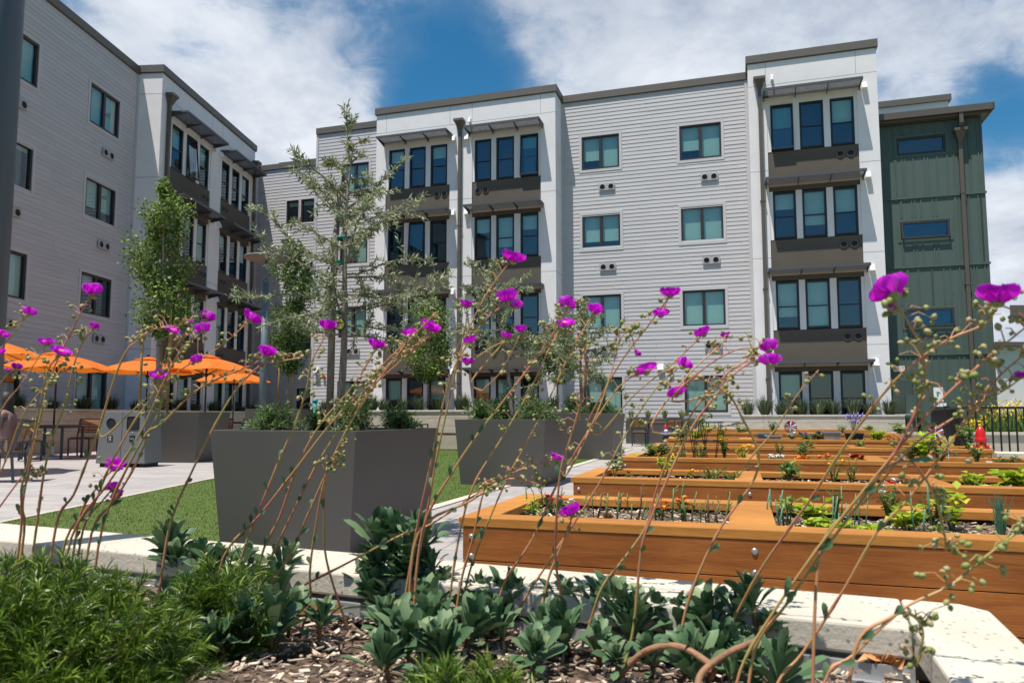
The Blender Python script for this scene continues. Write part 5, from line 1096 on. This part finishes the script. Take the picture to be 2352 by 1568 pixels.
b = MB(); b.lathe([(.001, zf(.46)), (.018, zf(.52)), (.030, zf(.60)), (.026, zf(.67)), (.001, zf(.69))], (0, -.026), 10); b.build('beard', 'whitef', gn)
b = MB(); b.lathe([(.038, zf(.72)), (.04, zf(.74)), (.024, zf(.84)), (.008, zf(.96)), (.001, zf(.99))], (0, .003), 12); b.build('hat', 'redf', gn)
def trough(label, x, w, h, d, mt, t=.3, i=4):
    p = bp(i, x, t); o = thing('plant_pot', label, 'pot', p, AM, 'pots standing on the beds'); b = MB(); b.hexa([(-w/2*.8, -d/2*.8, 0), (w/2*.8, -d/2*.8, 0), (w/2*.8, d/2*.8, 0), (-w/2*.8, d/2*.8, 0)], [(-w/2, -d/2, h), (w/2, -d/2, h), (w/2, d/2, h), (-w/2, d/2, h)]); b.box(-w/2-.01, w/2+.01, -d/2-.01, d/2+.01, h+.001, h+.02); b.build('pot', mt, o)
    b = MB(); b.box(-w/2+.02, w/2-.02, -d/2+.02, d/2-.02, h+.018, h+.024); b.build('potting_soil', 'soil', o); return p
trough('left grey plastic trough on the fifth bed', 1752, .22, .13, .2, 'greyplastic', .5); pt = trough('low grey trough with herbs in front of the left trough', 1772, .24, .1, .18, 'greyplastic', .25)
leafy('herbs growing in the low grey trough', pt+Vector((0, 0, .12)), .22, .12, 90, 'dkleaf', .06, .025, 91)
trough('empty grey pot left of the lavender pot', 1905, .25, .16, .22, 'greyplastic'); pt = trough('black pot holding the lavender', 1957, .24, .14, .22, 'dark')
lv = thing('lavender', 'purple flowering lavender in the black pot', 'lavender', pt+Vector((0, 0, .15))); b = MB(); f = MB(); random.seed(5)
for _ in range(30):
    a = random.uniform(0, 6.28); r_ = random.uniform(0, .15); e_ = Vector((math.cos(a)*r_, math.sin(a)*r_, random.uniform(.15, .27))); b.tube([e_*.1, e_], .002, 3, False); f.tube([e_, e_*1.12, e_*1.25], [.009, .011, .004], 5)
b.build('stems', 'herb', lv); tag(f.build('flower_spikes', 'purplef', lv), kind='stuff')
for k, (i, x, t_, lab) in enumerate(((0, 1812, .1, 'small white plant tag beside the basil in the nearest bed'), (0, 2117, .12, 'plant tag with orange picture in the nearest bed'), (2, 2262, .1, 'white plant tag with orange flower picture in the third bed'))):
    o = thing('plant_tag', lab, 'plant tag', bp(i, x, t_), AM+.2); b = MB(); s_ = .9 if i == 0 else 1.6; b.box(-.017*s_, .017*s_, -.001, .001, -.02, .045*s_); b.build('card', 'whitef', o); b = MB(); b.box(-.013*s_, .013*s_, -.0022, -.0012, .006*s_, .034*s_); b.build('picture', 'orangef' if k else 'herb', o)

# ------------------------------------------------------------------ seated person at the left edge
pr = thing('person', 'seated person with long dark hair and mauve top at the left picture edge', 'person', (-7.4, 10.85, 0), -1.35)
def skin(name, vs, es, rad, m, parent, root=0):
    me = bpy.data.meshes.new(name); me.from_pydata([Vector(v) for v in vs], es, []); me.materials.append(M_[m]); o = obj(name, me, parent)
    sk = o.modifiers.new('skin', 'SKIN'); sk.use_smooth_shade = True
    for i, r_ in enumerate(rad): me.skin_vertices[0].data[i].radius = (r_, r_) if not isinstance(r_, tuple) else r_; me.skin_vertices[0].data[i].use_root = (i == root)
    sb = o.modifiers.new('sub', 'SUBSURF'); sb.levels = sb.render_levels = 2; return o
J = [(0, .05, .52), (0, .06, .70), (0, .04, .88), (0, .0, 1.0), (0, -.02, 1.06), (0, -.04, 1.14), (0, -.05, 1.22),
     (-.16, .0, .97), (-.2, -.02, .78), (-.16, -.2, .72), (-.12, -.27, .73), (.16, 0, .97), (.2, -.02, .78), (.16, -.2, .72), (.12, -.27, .73),
     (-.1, 0, .5), (-.12, -.38, .5), (-.12, -.36, .1), (-.12, -.47, .04), (.1, 0, .5), (.12, -.38, .5), (.12, -.36, .1), (.12, -.47, .04)]
E_ = [(0, 1), (1, 2), (2, 3), (3, 4), (4, 5), (5, 6), (3, 7), (7, 8), (8, 9), (9, 10), (3, 11), (11, 12), (12, 13), (13, 14), (0, 15), (15, 16), (16, 17), (17, 18), (0, 19), (19, 20), (20, 21), (21, 22)]
Rd = [(.14, .1), (.12, .09), (.14, .1), (.1, .07), .05, (.075, .09), .07, .05, .04, .032, .022, .05, .04, .032, .022, .08, .06, .045, .03, .08, .06, .045, .03]
skin('body', J, E_, Rd, 'skin', pr)
for s_ in (-1, 1):
    for k in range(5):
        b = MB(); q = Vector((s_*.12, -.28, .73)); d0 = Vector((s_*(-.02+.012*(k-2)), -.05 if k else -.02, -.0)); b.tube([q+Vector((.012*(k-2), 0, 0)), q+Vector((.013*(k-2), -.035, .004)), q+Vector((.012*(k-2), -.06 if k else -.035, -.01))], [.008, .0075, .006], 6); b.build('finger', 'skin', pr)
skin('top', [J[0], J[1], J[2], (0, .01, .985), J[7], J[8], (-.165, -.17, .725), J[11], J[12], (.165, -.17, .725)], [(0, 1), (1, 2), (2, 3), (3, 4), (4, 5), (5, 6), (3, 7), (7, 8), (8, 9)], [(.165, .125), (.14, .11), (.16, .12), (.11, .085), .063, .052, .042, .063, .052, .042], 'mauve', pr)
skin('trousers', [(0, .05, .5), J[15], J[16], J[17], J[19], J[20], J[21]], [(0, 1), (1, 2), (2, 3), (0, 4), (4, 5), (5, 6)], [(.15, .12), .095, .078, .062, .095, .078, .062], 'trouser', pr)
b = MB(); b.lathe([(.001, 1.31), (.05, 1.3), (.088, 1.25), (.1, 1.18), (.1, 1.08), (.105, .95), (.09, .84), (.05, .8)], (0, .005), 16); b.build('hair', 'hair', pr)
for s_ in (-.03, .03): b = MB(); b.lathe([(.001, 1.205), (.012, 1.2), (.001, 1.193)], (s_, -.128), 8); b.build('eye', 'dark', pr)
b = MB(); b.hexa([(-.015, -.13, 1.145), (.015, -.13, 1.145), (.012, -.155, 1.15), (-.012, -.155, 1.15)], [(-.006, -.12, 1.2), (.006, -.12, 1.2), (.004, -.13, 1.2), (-.004, -.13, 1.2)]); b.build('nose', 'skin', pr)

# ------------------------------------------------------------------ flowering succulents in the near bed
random.seed(101)
def petalmesh(op, seed):
    random.seed(seed); b = MB()
    for i in range(6):
        a = i*2*math.pi/6+random.uniform(-.15, .15); o_ = op*random.uniform(.85, 1.15); n0 = len(b.v); G = 5; ca, sa = math.cos(a), math.sin(a); rd = Vector((ca, sa, 0)); tg_ = Vector((-sa, ca, 0)); L_ = random.uniform(.9, 1.08); ph = random.uniform(0, 6)
        for u in range(G+1):
            t_ = u/G; ang = (1-o_)*1.35*(1-.25*t_) ; 
            rr_ = L_*(math.sin(t_*1.45)*(.45+.55*o_)); zz_ = L_*(t_*(1-.72*o_)+.10*math.sin(t_*3.1)*0)
            wd = .86*math.sin(min(1, .1+t_*1.0)*math.pi*.62)*(1-.28*t_**4)
            for v in range(5):
                q = (v-2)/2; c = rd*rr_+tg_*(q*wd)+Vector((0, 0, zz_+.10*q*q*(1-o_)*t_+.045*math.sin(q*5+ph)*t_*t_)); c -= rd*(q*q*.16*t_); b.v.append(tuple(c))
        for u in range(G):
            for v in range(4): k = n0+u*5+v; b.f.append((k, k+1, k+6, k+5)); b.sm.append(True)
    return b.mesh('petals', 'petal')
PM_ = [petalmesh(o_, 200+k) for k, o_ in enumerate((.12, .22, .3, .42, .6))]
sb_ = MB(); sb_.lathe([(.001, -.16), (.16, -.14), (.27, -.02), (.25, .14), (.1, .3)], k=8); SEP = sb_.mesh('sepals', 'bud')
sm_ = MB(); random.seed(2)
for i in range(16): a = random.uniform(0, 6.28); r_ = random.uniform(.02, .2); sm_.tube([(0, 0, .1), (math.cos(a)*r_, math.sin(a)*r_, .5)], .02, 4)
STM = sm_.mesh('stamens', 'yellowf')
def podmesh(mb, p, r, d=Vector((0, 0, -1))):
    d = Vector(d).normalized(); x = d.orthogonal().normalized(); y = d.cross(x); n0 = len(mb.v); pr_ = ((-.9, .25), (-.45, .8), (.1, 1), (.7, .7), (1.15, .05)); k = 7
    for t_, w in pr_:
        for j in range(k): a = j*2*math.pi/k; mb.v.append(tuple(Vector(p)+d*(t_+.9)*r+(x*math.cos(a)+y*math.sin(a))*w*r*.82))
    for i in range(4):
        for j in range(k): a = n0+i*k+j; b_ = n0+i*k+(j+1) % k; mb.f.append((a, b_, b_+k, a+k)); mb.sm.append(True)
def yin(x): return 2.2+(x-543)*(1.47-2.2)/(2060-543)
def smooth(P, n=6):
    out = []; P = [P[0]]+P+[P[-1]]
    for i in range(1, len(P)-2):
        for k in range(n):
            t_ = k/n; a, b_, c, d = P[i-1], P[i], P[i+1], P[i+2]; out.append(.5*((2*b_)+(c-a)*t_+(2*a-5*b_+4*c-d)*t_*t_+(3*b_-a-3*c+d)*t_**3))
    return out+[P[-2]]
def rosemesh(seed, n=26, L_=.066, w=.021):
    random.seed(seed); b = MB()
    for i in range(n):
        a = i*2.399+random.uniform(-.2, .2); u = i/n; el = R(16+60*u+random.uniform(-12, 14)); d = Vector((math.cos(a)*math.cos(el), math.sin(a)*math.cos(el), math.sin(el))); spat(b, d*.006+Vector((0, 0, -.012+.03*u)), d, L_*(1.05-.35*u)*random.uniform(.7, 1.2), w*(1.05-.25*u), (random.uniform(-.3, .3), random.uniform(-.3, .3), 1), .38, random.uniform(.02, .3))
    return b.mesh('leaf_rosette', 'succ')
RS = [rosemesh(300+i) for i in range(5)]
# each plant: label, depth in front of the wall edge, stems (points across the view), flowers, rosettes
PL = [
('flowering succulent at the far left with the highest left bloom above a window', .30, [
  [(48, 1220), (49, 1125), (61, 1077), (79, 994), (110, 852), (140, 815)], [(55, 1226), (52, 1160), (66, 1077), (89, 976), (118, 860), (165, 760), (208, 676)],
  [(83, 1216), (101, 1086), (123, 1001), (147, 934), (178, 812), (212, 755)], [(-20, 1190), (31, 1120), (60, 1085), (78, 1083), (86, 1100)], [(-30, 1010), (10, 930), (50, 880), (106, 792)], [(-40, 960), (0, 880), (36, 845)], [(-40, 840), (20, 780), (67, 720)],
  [(-30, 1160), (20, 1040), (60, 940), (140, 850)]],
 [(212, 668, 40), (67, 718, 28), (6, 768, 24), (106, 786, 30), (140, 807, 38), (216, 750, 22), (38, 843, 22), (-4, 808, 26), (18, 850, 14)], []),
('flowering succulent left of the bin, stems fanning across the orange umbrellas', .26, [
  [(129, 1206), (169, 1136), (196, 1069), (227, 986), (261, 875), (290, 807), (318, 782), (354, 756), (395, 750), (440, 738)], [(151, 1240), (213, 1162), (249, 1077), (302, 978), (352, 905), (400, 800), (470, 738)],
  [(164, 1234), (249, 1109), (295, 1040), (335, 970), (372, 886), (412, 810), (455, 770)], [(210, 1225), (262, 1150), (310, 1070), (345, 990), (370, 930), (385, 850), (398, 762)], [(236, 1207), (328, 1009), (371, 973), (459, 891), (577, 838), (612, 815)], [(383, 1240), (406, 1160), (436, 1093), (485, 992), (541, 897), (600, 838), (640, 830), (688, 822)],
  [(180, 1200), (222, 1120), (262, 1075)], [(190, 1220), (235, 1150), (262, 1120)], [(260, 1000), (330, 930), (420, 850), (500, 800), (575, 735)]],
 [(395, 757, 30), (475, 730, 35), (466, 757, 34), (452, 826, 26), (578, 730, 42), (365, 860, 36), (612, 810, 38), (263, 1071, 38), (258, 1118, 26), (270, 1137, 26), (438, 737, 12)],
 [(410, 1290), (455, 1272), (500, 1300), (560, 1290), (620, 1325), (390, 1255)]),
('flowering succulent before the near planter with its blooms around the olive trunk', .22, [
  [(513, 1280), (597, 1182), (669, 1090), (781, 948), (879, 865), (985, 772)], [(551, 1296), (590, 1184), (650, 1037), (679, 971), (705, 889), (715, 833), (750, 765)], [(600, 1279), (643, 1185), (682, 1073), (735, 975), (812, 885), (860, 805)],
  [(604, 1326), (672, 1178), (735, 1054), (812, 938), (868, 850), (938, 782)], [(606, 1366), (669, 1268), (715, 1164), (757, 1069), (826, 930), (900, 830), (1004, 764)], [(712, 1388), (712, 1311), (722, 1230), (738, 1136), (763, 1054), (830, 930), (925, 800), (1000, 720)],
  [(817, 1494), (755, 1308), (744, 1212), (747, 1110), (752, 1068), (766, 1056), (776, 1075)]],
 [(752, 750, 36), (864, 793, 36), (940, 766, 32), (988, 751, 42)],
 [(470, 1400), (440, 1450), (530, 1380), (590, 1350), (600, 1420), (500, 1470), (735, 1420), (650, 1290), (560, 1450)]),
('tall leafy succulent standing above the wall before the near planter corner', .16, [
  [(512, 1437), (643, 1371), (781, 1301), (918, 1230), (988, 1204), (1070, 1150), (1130, 1112), (1190, 1080), (1250, 1062), (1278, 1052)], [(960, 1225), (1080, 1150), (1150, 1105), (1195, 1100), (1240, 1112), (1262, 1100)],
  [(940, 1313), (963, 1185), (992, 1054), (1010, 960), (1045, 840), (1110, 740), (1165, 695)], [(970, 1218), (1048, 1070), (1110, 980), (1180, 890), (1255, 790), (1303, 710)], [(1040, 800), (1062, 755), (1071, 712)], [(1100, 905), (1150, 850), (1196, 765)], [(1085, 880), (1130, 820), (1165, 780)]],
 [(1280, 1049, 30), (1167, 685, 46), (1185, 702, 30), (1072, 700, 30), (1303, 699, 40), (1163, 771, 26), (1196, 757, 26), (1080, 782, 28), (1073, 831, 28)],
 [(870, 1240), (905, 1215), (940, 1250), (975, 1235), (900, 1290), (995, 1290), (945, 1320), (860, 1310), (890, 1370), (980, 1360), (1020, 1340)]),
('flowering succulent with dark stems in the centre crossing the middle tower', .14, [
  [(930, 1494), (945, 1366), (985, 1153), (1002, 1055), (1035, 905), (1063, 790), (1115, 680), (1172, 600)], [(1004, 1480), (1027, 1410), (1050, 1256), (1085, 1120), (1150, 1010), (1215, 900), (1262, 800), (1298, 745)],
  [(1046, 1457), (1070, 1347), (1095, 1265), (1160, 1110), (1250, 940), (1310, 810), (1362, 722)], [(1060, 1330), (1085, 1240), (1105, 1150), (1120, 1110), (1135, 1125)]],
 [(1180, 592, 50), (1298, 742, 36), (1366, 713, 36)],
 [(930, 1490), (1000, 1450), (1060, 1400), (1075, 1450), (1020, 1500), (1100, 1350), (1120, 1410), (880, 1520), (1150, 1370)]),
('flowering succulent right of centre whose stems lean across the grey siding', .15, [
  [(1155, 1345), (1222, 1238), (1280, 1110), (1345, 1000), (1420, 890), (1480, 850)], [(1141, 1476), (1222, 1348), (1304, 1223), (1379, 1106), (1430, 1010), (1500, 900), (1566, 838)], [(1287, 1377), (1276, 1288), (1278, 1190), (1288, 1080), (1312, 1000), (1335, 920), (1345, 850), (1340, 800)],
  [(1355, 1430), (1383, 1348), (1434, 1281), (1485, 1206), (1512, 1110), (1555, 1010), (1610, 920), (1680, 850), (1745, 812)], [(1456, 1434), (1472, 1267), (1493, 1195), (1541, 1081), (1590, 980), (1650, 900), (1710, 840), (1765, 830)], [(1255, 1345), (1290, 1250), (1310, 1200), (1312, 1180)], [(1380, 960), (1450, 820), (1510, 730), (1538, 680)], [(1400, 1000), (1480, 900), (1560, 830), (1612, 770)], [(1300, 1080), (1362, 960), (1400, 860), (1420, 790), (1440, 760), (1452, 775)]],
 [(1312, 1175, 44), (1539, 673, 42), (1518, 720, 34), (1482, 848, 46), (1463, 812, 18), (1570, 838, 36), (1614, 764, 36)],
 [(1190, 1400), (1150, 1440), (1240, 1440), (1290, 1390), (1300, 1460), (1350, 1410), (1400, 1390), (1230, 1500), (1370, 1480)]),
('flowering succulent with thick bent branches on the soil, blooms before the second window column', .12, [
  [(1573, 1409), (1609, 1306), (1656, 1210), (1743, 1071), (1700, 950), (1665, 900), (1600, 870), (1555, 895)], [(1617, 1567), (1673, 1446), (1742, 1317), (1805, 1224), (1861, 1146), (1950, 1010), (2050, 880), (2160, 790), (2260, 745), (2288, 705)], [(1743, 1071), (1800, 990), (1840, 910), (1880, 850)],
  [(1560, 920), (1620, 850), (1700, 800), (1765, 800)], [(1480, 990), (1560, 870), (1640, 800), (1668, 772)]],
 [(1551, 903, 34), (1562, 898, 28), (1667, 772, 22), (1766, 798, 40), (1769, 830, 46)],
 [(1450, 1450), (1500, 1410), (1545, 1440), (1580, 1490), (1420, 1510), (1500, 1510), (1620, 1450), (1600, 1545)]),
('flowering succulent at the right with the largest blurred blooms over the green building', .08, [
  [(1733, 1492), (1805, 1389), (1892, 1264), (1977, 1152), (2060, 1030), (2120, 900), (2118, 810), (2080, 730), (2048, 690)], [(1787, 1567), (1843, 1499), (1931, 1365), (2014, 1221), (2086, 1146), (2180, 1020), (2280, 880), (2370, 800)], [(1893, 1568), (1960, 1504), (2070, 1400), (2180, 1345), (2261, 1280), (2370, 1195)],
  [(1700, 1540), (1780, 1400), (1900, 1230), (2030, 1070), (2150, 930), (2260, 830), (2370, 740)], [(1880, 1290), (1950, 1170), (2030, 1080), (2085, 1058), (2120, 1090), (2150, 1150), (2170, 1230), (2172, 1265)], [(1990, 1150), (2090, 1030), (2190, 960), (2300, 900), (2370, 850)], [(1960, 1504), (2040, 1420), (2090, 1410), (2120, 1450), (2105, 1530)]],
 [(2045, 668, 78), (2292, 680, 84), (2345, 862, 26), (2035, 700, 30)],
 [(1640, 1430), (1690, 1400), (1730, 1380), (1700, 1470), (1755, 1440), (1735, 1520), (1680, 1540), (1650, 1500), (1790, 1560)]),
]
FLN = 0
for pi, (lab, dy, stems, flowers, roses) in enumerate(PL):
    random.seed(400+pi); x0 = sum(s[0][0] for s in stems)/len(stems); Yb0 = min(1.75, yin(max(0, x0))-dy-.06); base = at(x0, 1450, Yb0); base.z = ZS
    root = thing('flowering_succulent', lab, 'flowering plant', base, 0, 'magenta flowering succulents in the near bed')
    tips = []
    for si, sp in enumerate(stems):
        Yb = min(1.8, yin(max(-50, sp[0][0]))-dy-random.uniform(.0, .1)); dY = -.12+random.uniform(-.1, .06) if pi < 7 else -.42+random.uniform(-.1, .1)
        if pi == 7: Yb = .98 if si in (2, 6) else 1.18; dY = -.12 if si in (2, 6) else -.22
        if pi == 6 and sp[0][0] < 1640 and len(sp) == 10: dY = -.5
        T0, T1_ = sp[0][1], 600; P = []
        for (x, y) in sp: f_ = (1500-y)/900; Yq = Yb+dY*max(0, f_); P.append(at(x, y, Yq)-base)
        main_ = sp[0][1] > 1190
        if not main_ and sp[0][0] > 0 and tips:      # a side branch grows out of the nearest stem
            cands = [q for _, _, PP in tips for q in PP[:-3] if q.z < P[0].z+.02] or tips[0][2]
            q = min(cands, key=lambda c: (Vector((c.x, 0, c.z))-Vector((P[0].x, 0, P[0].z))).length); dy_ = q.y-P[0].y; P = [q.copy()]+[p+Vector((0, dy_*max(0, 1-k/3), 0)) for k, p in enumerate(P)]
        if main_: q = P[0].copy(); q.z = .0; q.x -= .02; P = [q]+P
        P = smooth(P, 5); L_ = len(P); r0_ = .0031 if main_ else .0021
        if pi == 7: r0_ *= .82
        b = MB(); rad = [(r0_*(1-.55*i/L_))*(1+.35*(i % 7 == 0)) for i in range(L_)]; b.tube(P, rad, 7)
        so = None; pods = MB(); lf = MB(); npod = int(min(22, L_*.55)) if len(sp) > 4 else 5
        for k in range(npod):
            i = int(L_*(.62+.37*(k+random.random())/npod)); i = min(L_-2, i); q = P[i]; side = random.choice((-1, 1)); ln = random.uniform(.012, .035)
            e_ = q+Vector((side*ln*random.uniform(.3, 1), random.uniform(-.4, .4)*ln, ln*random.uniform(-.2, .9))); b.tube([q, (q+e_)/2+Vector((0, 0, ln*.25)), e_], [.0011, .0009, .0008], 4, False)
            for _ in range(random.choice((1, 1, 2, 3))): q2 = e_+rv(.006); podmesh(pods, q2, random.uniform(.0032, .0062), (random.uniform(-.5, .5), random.uniform(-.5, .5), random.uniform(-1, .3)))
        if main_:
            for k in range(random.randint(2, 5)): i = int(L_*random.uniform(.12, .5)); q = P[i]; tn = (P[i+1]-q).normalized(); spat(lf, q, tn+rdir()*.6, random.uniform(.016, .034), .010, (0, -1, .2), .3, .2)
        so = b.build('stem', 'stem', root)
        if pods.v: tag(pods.build('seed_pods', 'bud', so), kind='stuff')
        if lf.v: lf.build('stem_leaves', 'succ', so)
        tips.append((so, P[-1], P))
    for (x, y, s) in flowers:
        best = None
        for so, tp_, P in tips:
            w_ = tp_+base; px_ = 1176+F*w_.x/w_.y
            # distance in view between the flower and the stem tip
            cz = (w_.z-H)/w_.y; vy = math.tan(math.atan(cz)-PIT); py_ = PY-F*vy; px_ = 1176+F*w_.x/(w_.y*CP+(w_.z-H)*SP)
            d = math.hypot(px_-x, py_-y)
            if best is None or d < best[0]: best = (d, so, w_)
        d, so, w_ = best; c = at(x, y, w_.y)-base; r_ = s/2/F*w_.y*1.25; tp_ = w_-base
        k = FLN % 5; FLN += 1; ax = Vector((random.uniform(-.6, .6), random.uniform(-.55, .35), random.uniform(.6, 1.1))).normalized()
        if x > 2250: ax = Vector((0, -.15, 1)); k = 2
        if x == 2045: ax = Vector((-.2, .5, .8)); k = 3
        rot = ax.to_track_quat('Z', 'Y').to_euler(); cc = c-ax*r_*.35
        fo = obj('flower', PM_[k], so, cc, rot); fo.scale = (r_*1.05,)*3; obj('sepals', SEP, fo); obj('stamens', STM, fo)
        if d > 6:
            b = MB(); b.tube([tp_, (tp_+cc)/2+Vector((0, 0, .004)), cc], .0012, 5, False)
            me_ = b.mesh('pedicel', 'stem'); pc_ = obj('pedicel', me_, fo); pc_.matrix_parent_inverse = Matrix.LocRotScale(Vector(cc), rot, Vector((r_*1.05,)*3)).inverted()
    for (x, y) in roses+[(x+random.uniform(-30, 30), y+dd) for x, y in roses if y < 1330 for dd in (60, 120)]:
        z_ = ZS+.045; Yq = gz(x, y, z_).y if y > 955 else 1.5; Yq = min(Yq, yin(x)-.10); p = at(x, y+12, Yq)-base; sc_ = random.uniform(.75, 1.45)
        o = obj('leaf_rosette', random.choice(RS), root, p, (random.uniform(-.45, .3), random.uniform(-.4, .4), random.uniform(0, 6.28))); o.scale = (sc_,)*3
        b = MB(); b.tube([(p.x+random.uniform(-.02, .02), p.y+.01, -.01), p*.97+Vector((0, .004, -.0)), p], [.005, .0055, .005], 6); b.build('stalk', 'succstalk', root)
    if pi == 6:
        b = MB(); P = [at(x, y, Y)-base for x, y, Y in ((1415, 1560, 1.42), (1480, 1496, 1.38), (1560, 1484, 1.33), (1640, 1530, 1.28))]; b.tube(smooth(P), [.003]+[.006]*17+[.004], 9); P = [at(x, y, Y)-base for x, y, Y in ((1600, 1600, 1.15), (1612, 1545, 1.2), (1670, 1500, 1.25), (1740, 1470, 1.33))]; b.tube(smooth(P), [.003]+[.0055]*17+[.004], 9); b.build('creeping_branch', 'succstalk', root)

# feathery shrubs
def feather(label, c, rx, ry, rz_, ntuft, nl, seed, L_=.05):
    random.seed(seed); root = thing('feathery_shrub', label, 'shrub', c, 0, 'feathery green shrubs in the near bed'); b = MB(); st = MB()
    for i in range(ntuft):
        d = rdir(); d.z = abs(d.z)*1.0-.08; 
        if d.length < .1: continue
        d.normalize(); rr_ = random.uniform(.55, 1.03); e_ = Vector((d.x*rx*rr_, d.y*ry*rr_, max(-.01, d.z*rz_*rr_))); dirn = Vector((d.x, d.y, d.z+.35)).normalized(); s0 = e_-dirn*L_*1.3
        if i % 3 == 0: st.tube([s0*.2, s0*.7, e_], [.003, .002, .001], 4, False)
        for _ in range(nl):
            q = s0.lerp(e_, random.random()); ld_ = (dirn*.9+rdir()*.75).normalized(); ll = L_*random.uniform(.55, 1.1); w = random.uniform(.0007, .0014); sd_ = ld_.cross(rdir()).normalized()*w; m_ = q+ld_*ll*.55; t2 = q+ld_*ll+Vector((0, 0, -.18*ll)); n0 = len(b.v)
            b.v += [tuple(q-sd_*.5), tuple(q+sd_*.5), tuple(m_+sd_), tuple(m_-sd_), tuple(t2)]; b.f += [(n0, n0+1, n0+2, n0+3), (n0+3, n0+2, n0+4)]; b.sm += [False]*2
    st.build('stems', 'hedge', root); b.build('foliage', 'feather', root)
feather('broad feathery green shrub filling the lower left corner', Vector((-.88, 1.30, ZS)), .36, .30, .25, 1050, 60, 7, .040)
feather('low feathery shrub tip at the bottom centre of the picture', Vector((-.07, 1.13, ZS-.03)), .15, .12, .17, 300, 50, 8, .042)
feather('small feathery sprig behind the broad shrub, rising against the wall cap', Vector((-.62, 1.62, ZS)), .14, .12, .21, 170, 36, 9, .042)
